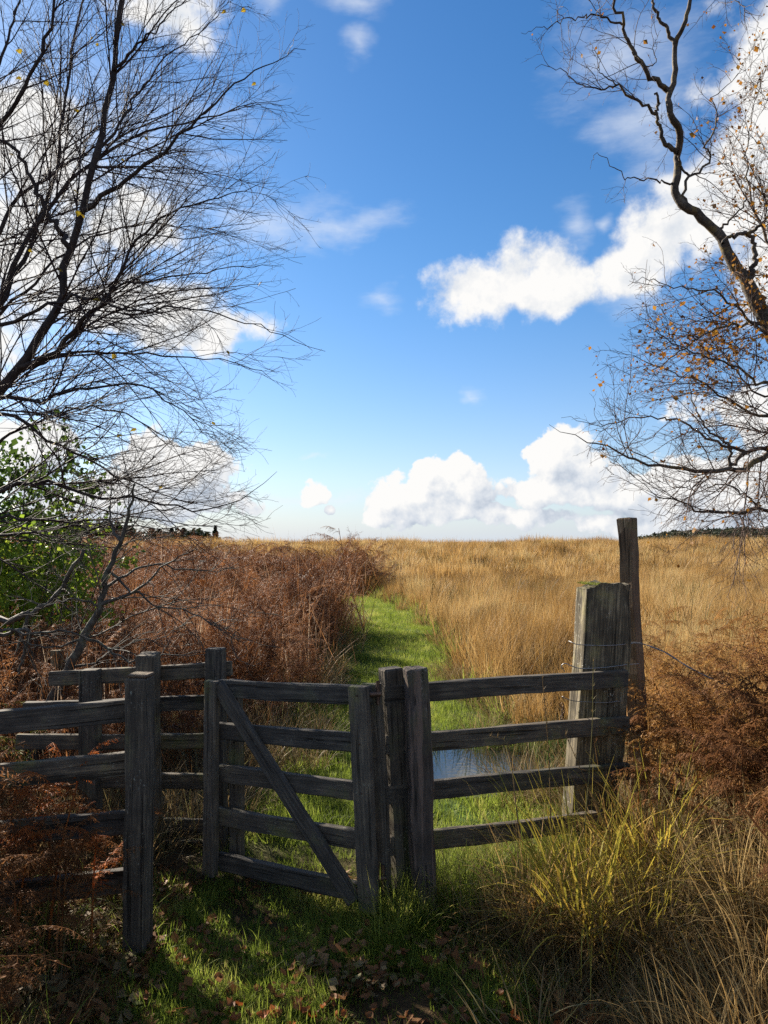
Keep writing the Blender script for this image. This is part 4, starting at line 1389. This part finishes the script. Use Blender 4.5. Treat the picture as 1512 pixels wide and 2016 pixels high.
# ------------------------------------------------------------------ bracken
def frond_geo(rs, L=0.75, pairs=15, droop=0.9, curl=0.6, full=1.0, width=.30, sweep=0.0):
    """dead bracken frond: arched midrib, paired side stalks with curled leaflets"""
    n = 12
    t = np.linspace(0, 1, n)
    ang = R(62) - (droop + .25) * t ** 1.15
    y = np.concatenate([[0], np.cumsum(np.cos(ang[:-1]) * L / (n - 1))])
    z = np.concatenate([[0], np.cumsum(np.sin(ang[:-1]) * L / (n - 1))])
    x = sweep * L * t ** 2 + rs.normal(0, .004, n)
    rib = np.stack([x, y, z], -1)
    parts = [tubes([rib], [np.linspace(.0032, .0008, n)], 4)]
    parts[0] = (parts[0][0], parts[0][1], np.full(n * 4, .9))
    Ps, Ls, Ds = [], [], []
    for i in range(pairs):
        ti = .14 + .84 * (i / pairs) ** .95
        k = ti * (n - 1)
        k0 = min(int(k), n - 2)
        p = rib[k0] * (1 - k + k0) + rib[k0 + 1] * (k - k0)
        tg = rib[k0 + 1] - rib[k0]
        tg /= np.linalg.norm(tg)
        for s in (-1, 1):
            if rs.rand() > full:
                continue
            l = width * L * (1.05 - ti) ** .75 * min(1, .55 + 2.2 * ti) * rs.uniform(.7, 1.15)
            d = np.array([s * .9, 0, 0]) + tg * rs.uniform(.25, .65) + np.array([0, 0, rs.normal(-.15, .25)])
            d /= np.linalg.norm(d)
            m = 6
            pth = np.zeros((m, 3))
            pth[0] = p
            for q_ in range(1, m):
                d = d + np.array([0, 0, -curl * rs.uniform(.05, .45)]) + rs.normal(0, .10, 3)
                d /= np.linalg.norm(d)
                pth[q_] = pth[q_ - 1] + d * l / (m - 1)
            Ps.append(pth)
            Ls.append(l)
    Ps = np.array(Ps)
    tb = tubes(Ps, np.tile(np.linspace(.0013, .0006, 6), (len(Ps), 1)), 3)
    parts.append((tb[0], tb[1], np.full(len(tb[0]), .6)))
    # leaflets
    c, dv, sz = [], [], []
    for pth, l in zip(Ps, Ls):
        m = max(4, int(l / .016))
        for q_ in range(m):
            k = (q_ + .6) / m * 5
            k0 = min(int(k), 4)
            pp_ = pth[k0] * (1 - k + k0) + pth[k0 + 1] * (k - k0)
            tg = pth[k0 + 1] - pth[k0]
            tg /= np.linalg.norm(tg) + 1e-9
            sd = np.cross(tg, [0, 0, 1.0])
            sd /= np.linalg.norm(sd) + 1e-9
            for s in (-1, 1):
                c.append(pp_)
                dv.append(sd * s + tg * .45 + rs.normal(0, .28, 3) + np.array([0, 0, -curl * rs.uniform(0, .9)]))
                sz.append(.22 * l * (1.15 - q_ / m) * rs.uniform(.6, 1.2))
    c, dv, sz = np.array(c), np.array(dv), np.array(sz)[:, None]
    dv /= np.linalg.norm(dv, axis=1, keepdims=True)
    nv = np.cross(dv, rs.normal(0, .4, dv.shape) + np.array([0, 0, 1.0]))
    nv /= np.linalg.norm(nv, axis=1, keepdims=True)
    wv = nv * np.clip(sz * .26, .0022, .006)
    tip = c + dv * sz + np.array([0, 0, -1.0]) * sz * curl * .35
    v = np.stack([c - wv * .6, c + wv * .6, tip + wv * .35, tip - wv * .35], 1).reshape(-1, 3)
    f = np.arange(len(c) * 4).reshape(-1, 4)
    parts.append((v, f, np.repeat(rs.rand(len(c)) * .55 + rs.uniform(0, .4), 4)))
    return cat_geo(parts)


brs = np.random.RandomState(71)
FROND_GEO = [frond_geo(brs, .70, 14, brs.uniform(.9, 1.7), brs.uniform(.35, .8), .93, .34, brs.uniform(-.2, .2)) for _ in range(6)]


def frond_set(mat):
    return [mesh_from('frond', g[0], g[1], {'rnd': g[2]}, False, MAT[mat]) for g in FROND_GEO]


FR = {k: frond_set(k) for k in ('bracken_dark', 'bracken_gold', 'bracken_orange', 'green_fern')}


def place(g, M):
    v = np.concatenate([g[0], np.ones((len(g[0]), 1))], 1) @ np.array(M).T
    return v[:, :3], g[1], g[2]


def plant_parts(rs, H, nf, fs=1.0):
    """stem path and frond matrices of one bracken plant, base at the origin"""
    lean = rs.normal(0, .16, 2)
    st = [(0, 0, -.05), (lean[0] * .3 * H, lean[1] * .3 * H, H * .5), (lean[0] * H, lean[1] * H, H)]
    p, _ = resample(st, 8)
    Ms = []
    for k in range(nf):
        t = .42 + .58 * (k + .5) / nf
        q_ = t * 7
        k0 = min(int(q_), 6)
        b = p[k0] * (1 - q_ + k0) + p[k0 + 1] * (q_ - k0)
        Ms.append(Matrix.LocRotScale(Vector(b), Euler((rs.normal(-.25 + .3 * t, .3), rs.normal(0, .2), rs.uniform(0, 6.283))), Vector((fs * rs.uniform(.65, 1.1) * (1.15 - .35 * t),) * 3)))
    return p, Ms


def thicket_mesh(seed, mat):
    rs = np.random.RandomState(seed)
    parts = []
    for _ in range(2):
        p, Ms = plant_parts(rs, rs.uniform(.55, 1.0), 5, rs.uniform(.6, .9))
        p = p + np.array([rs.normal(0, .14), rs.normal(0, .14), 0])
        tb = tubes([p], [np.linspace(.006, .003, 8)], 4)
        parts.append((tb[0], tb[1], np.full(len(tb[0]), .85)))
        for M in Ms:
            parts.append(place(FROND_GEO[rs.randint(6)], Matrix.Translation(Vector((p[0][0], p[0][1], 0))) @ M))
    # bare snapped stalks and straws catching the light
    n = 30
    st = blades(rs, n, rs.uniform(.3, 1.12, n), np.stack([rs.normal(0, .22, n), rs.normal(0, .22, n), np.zeros(n)], -1), rs.uniform(0, 6.3, n), np.abs(rs.normal(.1, .4, n)), rs.normal(0, .6, n), rs.uniform(.004, .009, n), 4, rnd=rs.uniform(.55, 1.3, n))
    parts.append(st)
    v, f, r_ = cat_geo(parts)
    return mesh_from('thicket', v, f, {'rnd': r_}, False, MAT[mat])


thick = library('bracken_thicket_plant', [thicket_mesh(300 + i, 'bracken') for i in range(5)])
rs = np.random.RandomState(72)
q = np.concatenate([wedge(rs, 1800, 4.3, 13, .62, 2.5), wedge(rs, 3000, 13, 29, .62, 2)])
q = q[in_bracken(q[:, 0], q[:, 1])]
hh = np.interp(q[:, 1], [4.4, 5.2, 6.5, 9, 13, 20, 26, 29], [.35, .5, .74, 1.10, 1.40, 1.46, 1.25, 1.0])
hh = hh * (1 - np.interp(q[:, 1], [5, 8.5, 10, 13.5, 15.2, 20, 23], [.35, .2, .05, .05, .7, .66, .2]) * np.exp(-((path_c(q[:, 1]) - .7 - q[:, 0]) / 1.3) ** 2))
hh = np.where((q[:, 0] < -1.4) & (q[:, 1] < 7.5), np.maximum(hh, np.interp(q[:, 1], [4.4, 5.2, 6.5], [.72, .88, .98])), hh)
hh = hh * (.86 + .20 * np.sin(q[:, 0] * 1.7 + 1.3 * np.sin(q[:, 1] * 1.1)) * np.sin(q[:, 1] * 1.3 + .6) + .12 * np.sin(q[:, 0] * 4.3 + q[:, 1] * 2.9) + rs.normal(0, .07, len(q)))
scatter('bracken_thicket', thick, put(q), rs, hh * .85, hh * 1.30, 'rust brown dead bracken thicket left of the green path', 'bracken', .16)
# a few golden plants out in the moor grass
gold = library('gold_bracken_plant', [thicket_mesh(320 + i, 'bracken_gold') for i in range(3)])
q = np.stack([rs.uniform(1.9, 5.2, 60), rs.uniform(4.4, 8.5, 60)], -1)
q = q[q[:, 0] > .34 * q[:, 1] + .1]
scatter('golden_bracken', gold, put(q), rs, .75, 1.05, 'golden dead bracken among the moor grass behind the tall stake', 'bracken', .2)


def bracken_plant(loc, H, nf, mat, seed, label, group, name='bracken_plant', fs=1.0, alt=None):
    rs = np.random.RandomState(seed)
    z = ground_z(loc[0], loc[1]).item()
    T = thing(name, (loc[0], loc[1], z), label, 'bracken', group)
    p, Ms = plant_parts(rs, H, nf, fs)
    v, f, a = tubes([p], [np.linspace(.0055, .0025, 8)], 6)
    st = obj('stem', mesh_from('stem', v, f, {'rnd': np.full(len(v), .8)}, True, MAT[mat]), T)
    for M in Ms:
        o = obj('frond', FR[alt if alt and rs.rand() < .25 else mat][rs.randint(6)], T)
        o.matrix_basis = M
    return T


rs = np.random.RandomState(73)
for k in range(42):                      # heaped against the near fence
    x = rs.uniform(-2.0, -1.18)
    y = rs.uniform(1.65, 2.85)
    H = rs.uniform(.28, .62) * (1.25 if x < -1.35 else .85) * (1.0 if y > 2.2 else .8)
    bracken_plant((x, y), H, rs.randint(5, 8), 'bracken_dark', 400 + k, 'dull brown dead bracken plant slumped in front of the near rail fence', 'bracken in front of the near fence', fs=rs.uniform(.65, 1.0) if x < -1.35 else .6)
for k, (x, y, H) in enumerate([(-1.28, 2.86, .62), (-1.42, 2.9, .6), (-1.12, 2.88, .45)]):
    bracken_plant((x, y), H, 5, 'bracken_orange', 450 + k, 'bright orange dead bracken plant hanging between the near fence rails', 'orange bracken at the near fence', fs=.5)
for k in range(16):                      # inside the enclosure and behind it
    x, y = rs.uniform(-2.6, -1.2), rs.uniform(3.1, 3.8)
    bracken_plant((x, y), rs.uniform(.25, .6), 6, 'bracken_dark', 470 + k, 'brown dead bracken plant growing between the two left rail fences', 'bracken between the left fences', fs=.8, alt='bracken_orange')
for k, (x, y, H) in enumerate([(-2.25, 4.15, .78), (-2.45, 4.2, .7), (-2.1, 4.25, .6)]):
    bracken_plant((x, y), H, 6, 'green_fern', 490 + k, 'yellow green bracken plant at the far end of the enclosure rails', 'green bracken by the enclosure', fs=.55)
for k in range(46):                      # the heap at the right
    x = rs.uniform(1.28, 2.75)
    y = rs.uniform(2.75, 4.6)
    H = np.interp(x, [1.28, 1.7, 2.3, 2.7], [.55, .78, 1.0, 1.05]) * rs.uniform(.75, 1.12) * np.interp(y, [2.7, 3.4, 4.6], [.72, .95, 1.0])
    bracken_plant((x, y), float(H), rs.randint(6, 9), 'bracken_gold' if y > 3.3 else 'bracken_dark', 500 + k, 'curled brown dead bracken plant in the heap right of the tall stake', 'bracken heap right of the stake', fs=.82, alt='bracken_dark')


for k in range(16):                      # in front of the heap, at the foot of the bank
    x, y = rs.uniform(1.45, 2.1), rs.uniform(2.35, 3.0)
    bracken_plant((x, y), float(rs.uniform(.4, .75)), 6, 'bracken_dark', 560 + k, 'dark brown bracken plant on the bank in front of the heap', 'dark bracken on the bank', fs=.8, alt='bracken_gold')


# ------------------------------------------------------------------ grass tussocks in front
def tussock(loc, n, rad, l0, l1, lean, curl, w0, w1, mat, seed, label, group=None, name='grass_tussock'):
    me = tuft(seed, n, rad, l0, l1, lean, curl, w0, w1, mat, 7)
    o = obj(name, me)
    o.location = (loc[0], loc[1], ground_z(loc[0], loc[1]).item())
    return tag(o, label, 'grass', group)


tussock((.80, 2.98), 260, .10, .30, .85, .50, 1.25, .005, .011, 'yellow', 601, 'large yellow green grass tussock arching in front of the lower rails')
tussock((1.12, 3.12), 200, .09, .30, .75, .45, 1.15, .005, .010, 'yellow', 602, 'smaller yellow green tussock right beside the foot of the sleeper')
for k, (x, y) in enumerate([(.62, 3.12), (.98, 2.86), (1.22, 3.2), (.9, 3.28), (1.1, 3.42)]):
    tussock((x, y), 190, .12, .2, .62, .48, 1.1, .0035, .0075, ('moor', 'yellow')[k % 2], 640 + k, 'straw and yellow grass tussock crowding the lower rails by the sleeper', 'tussocks at the sleeper')
rs = np.random.RandomState(74)
for k in range(30):
    x = rs.uniform(.62, 2.0)
    y = rs.uniform(1.85, 3.1)
    if x < .9 and y < 2.5:
        continue
    tussock((x, y), 230, .13, .22, .40 + .28 * smooth(.8, 1.5, x).item(), .40, .95, .003, .0065, 'rank' if rs.rand() < .4 else 'moor', 610 + k,
            'dry straw coloured grass tussock on the bank right of the gate', 'dry tussocks on the bank')
for k, (x, y) in enumerate([(.45, 3.0), (.58, 3.2), (.35, 3.2), (.6, 2.85)]):
    tussock((x, y), 150, .1, .15, .42, .5, 1.0, .003, .005, 'rank', 650 + k, 'small wispy grass tussock below the lowest rail of the right panel', 'wispy tussocks under the right panel')
# tall seed stalks
for k, (p0, p1, p2) in enumerate([((1150, 1640), (1165, 1450), (1168, 1302)), ((1085, 1640), (1080, 1480), (1068, 1335)), ((1200, 1640), (1150, 1530), (1114, 1447)), ((1020, 1620), (1000, 1470), (965, 1450))]):
    pth, L = resample([tuple(at(*p0, 3.05)), tuple(at(*p1, 3.1)), tuple(at(*p2, 3.1))], 14)
    v, f, a = tubes([pth], [np.linspace(.0028, .0012, 14)], 5)
    nn = 24
    ii = rs.randint(9, 14, nn)
    sv, sf, sa = blades(rs, nn, rs.uniform(.012, .03, nn), pth[ii], rs.uniform(0, 6.3, nn), rs.uniform(.2, .8, nn), rs.uniform(0, .6, nn), np.full(nn, .0025), 2)
    v, f, a = cat_geo([(v, f, np.full(len(v), .7)), (sv, sf, sa)])
    tag(obj('seed_stalk', mesh_from('seed_stalk', v, f, {'rnd': a}, False, MAT['rank'])), 'thin dry seed stalk rising in front of the right rails', 'grass', 'seed stalks at the right rails')

# ------------------------------------------------------------------ fallen leaves
rs = np.random.RandomState(81)
ldry = [leaf_mesh('fallen_leaf', .046, MAT['leaf_dry'], rs, .9, True) for _ in range(5)]
lred = [leaf_mesh('fallen_leaf', .05, MAT['leaf_red'], rs, .9, True) for _ in range(3)]


def leaf_at(x, y, red, zoff=.02):
    me = (lred if red else ldry)[rs.randint(3 if red else 5)]
    o = obj('fallen_leaf', me)
    o.matrix_basis = Matrix.LocRotScale(Vector((x, y, ground_z(x, y).item() + zoff + rs.uniform(-.012, .02))), Euler((rs.normal(0, .35), rs.normal(0, .35), rs.uniform(0, 6.3))), Vector((rs.uniform(.6, 1.15),) * 3))
    return o


for k in range(230):
    x, y = rs.uniform(-.95, .85), rs.uniform(2.25, 3.3)
    if rs.rand() < .5:
        x, y = [(-.75, 2.95), (-.35, 2.62), (.1, 2.5), (-.1, 2.85), (.45, 2.6)][rs.randint(5)] + rs.normal(0, .13, 2)
    tag(leaf_at(x, y, False), 'curled brown oak leaf lying on the shaded turf', 'leaf', 'brown leaves on the turf')
for k in range(40):
    c = [(-.30, 2.50), (.62, 2.42), (.95, 2.4), (0.05, 2.42)][rs.choice(4, p=[.4, .3, .15, .15])]
    x, y = c[0] + rs.normal(0, .12), c[1] + rs.normal(0, .05)
    tag(leaf_at(x, y, True, .03), 'rust red oak leaf in a drift on the ground', 'leaf', 'rust leaves in drifts')

# ------------------------------------------------------------------ far woods
rs = np.random.RandomState(91)


def far_tree_geo(seed, conifer):
    rs = np.random.RandomState(seed)
    n = 420
    if conifer:
        t = rs.rand(n) ** .8
        r = (1 - t) * .26 * np.sqrt(rs.rand(n)) * (1 + .35 * np.sin(t * 34))
        a = rs.uniform(0, 6.3, n)
        pts = np.stack([r * np.cos(a), r * np.sin(a), .06 + t * .94], -1)
        sz = .085
    else:
        cl = np.stack([rs.normal(0, .2, 12), rs.normal(0, .2, 12), rs.uniform(.38, .84, 12)], -1)
        pts = cl[rs.randint(12, size=n)] + rs.normal(0, .08, (n, 3))
        sz = .10
    d = rs.normal(0, 1, (n, 3))
    d /= np.linalg.norm(d, axis=1, keepdims=True)
    e = np.cross(d, rs.normal(0, 1, (n, 3)))
    e /= np.linalg.norm(e, axis=1, keepdims=True)
    v = np.stack([pts - d * sz * .5 - e * sz * .3, pts + d * sz * .5 - e * sz * .3, pts + d * sz * .4 + e * sz * .4, pts - d * sz * .4 + e * sz * .4], 1).reshape(-1, 3)
    f = np.arange(n * 4).reshape(-1, 4)
    tb = tubes([np.array([[0, 0, -.02], [.01, 0, .3], [0, .01, .7]])], [[.03, .022, .008]], 5)
    return (v, f, np.repeat(rs.rand(n), 4)), tb


def far_tree_mesh(seed, conifer, mat):
    v, f, a = cat_geo(far_tree_geo(seed, conifer))
    return mesh_from('far_tree', v, f, {'rnd': a}, False, MAT[mat])


fm_con = [far_tree_mesh(900 + i, True, 'conifer') for i in range(3)]
fm_dec = [far_tree_mesh(910 + i, False, 'farwood') for i in range(4)]
TREE_PARTS = []
for i in range(5):
    (v, f, a), tb = far_tree_geo(930 + i, i < 3)
    TREE_PARTS.append((mesh_from('crown', v, f, {'rnd': a}, False, MAT['conifer']), mesh_from('trunk', tb[0], tb[1], None, True, MAT['bark'])))


def far_tree(name, k, x, y, z, w, h, rz, label, group=None):
    T = thing(name, (x, y, z), label, 'tree', group)
    T.matrix_basis = Matrix.LocRotScale(Vector((x, y, z)), Euler((0, 0, rz)), Vector((w, w, h)))
    obj('crown', TREE_PARTS[k][0], T)['kind'] = 'stuff'
    obj('trunk', TREE_PARTS[k][1], T)
    return T


def far_at(px, py, Y):
    p = at(px, py, Y)
    return p


# the wooded rise on the right and a hill under it
hx = np.linspace(20, 420, 60)
hy = np.linspace(210, 520, 30)
HX, HY = np.meshgrid(hx, hy)
ridge = np.interp(HX / HY, [.30, .345, .40, .47, .52, .6, .8, 1.2], [-1.5, 0.6, 3.2, 4.6, 4.4, 7.0, 9, 10])
HZ = -3 + (ridge + 3) * smooth(210, 330, HY) * (HY / 330)
me = mesh_from('hill', np.stack([HX, HY, HZ], -1), grid_faces(1, 30, 60), None, True, MAT['hill'])
tag(obj('hill', me), kind='structure')
pts = []
for k in range(520):
    yy = rs.uniform(280, 345)
    rat = rs.uniform(.335, .64)
    xx = rat * yy
    zz = -3 + (np.interp(rat, [.30, .345, .40, .47, .52, .6, .8], [-1.5, 0.6, 3.2, 4.6, 4.4, 7.0, 9]) + 3) * smooth(210, 330, yy) * (yy / 330)
    pts.append((xx, yy, zz - 1.2))
scatter('woodland', library('wood_tree', fm_dec + fm_con[:1]), np.array(pts), rs, 2.8, 5.2, 'dark woodland on the low rise behind the moor', 'woodland', .05, sxy=1.25)
for px, py, hgt, Y in ((1426, 1046, 4.6, 250), (1470, 1044, 5.0, 250)):
    top, T = far_at(px, py - 5, Y), None
    base = (top.x, Y, top.z - hgt)
    T = thing('bare_tree', base, 'small bare tree standing up from the far woodland edge', 'tree', 'bare trees on the far rise')
    tp, _ = resample([base, (base[0] + .1, Y, base[2] + hgt * .5)], 6)
    mk_tubes('trunk', T, [tp], [np.linspace(.22, .1, 6)], 6, 'bark')
    P1, R1 = grow(rs, np.array([tp]), np.array([np.linspace(.2, .1, 6)]), 5.0, .4, 1.0, .6, .2, 1.2, 2.2, .7, .16, .05, 7, .7, .05)
    P2, R2 = grow(rs, P1, R1, 3.0, .3, 1.0, .6, .2, .5, 1.2, .6, .2, .03, 5, .7, .035)
    mk_tubes('crown', T, np.concatenate([P1[:, [0, 2, 4, 5, 6]], P2]), np.concatenate([R1[:, [0, 2, 4, 5, 6]], R2]), 4, 'bark', 'stuff')
# dark trees on the skyline at the left
for k in range(46):
    px = rs.uniform(-60, 405)
    Y = rs.uniform(95, 125)
    py = np.interp(px, [-60, 60, 250, 330, 410], [1005, 1015, 1034, 1036, 1046]) + rs.uniform(-5, 8)
    top = far_at(px, py, Y)
    z0 = ground_z(top.x, Y).item() - .2
    hgt = top.z - z0
    far_tree('evergreen_tree', rs.randint(5), top.x, Y, z0, hgt * rs.uniform(1.0, 1.9), hgt, rs.uniform(0, 6),
             'dark distant tree in the row on the skyline behind the bracken', 'dark trees on the far skyline')
top = far_at(424, 1036, 100)
z0 = ground_z(top.x, 100).item() - .2
far_tree('pine_tree', 0, top.x, 100, z0, (top.z - z0) * 1.1, top.z - z0, 1.0, 'small pointed dark conifer at the open end of the skyline trees')
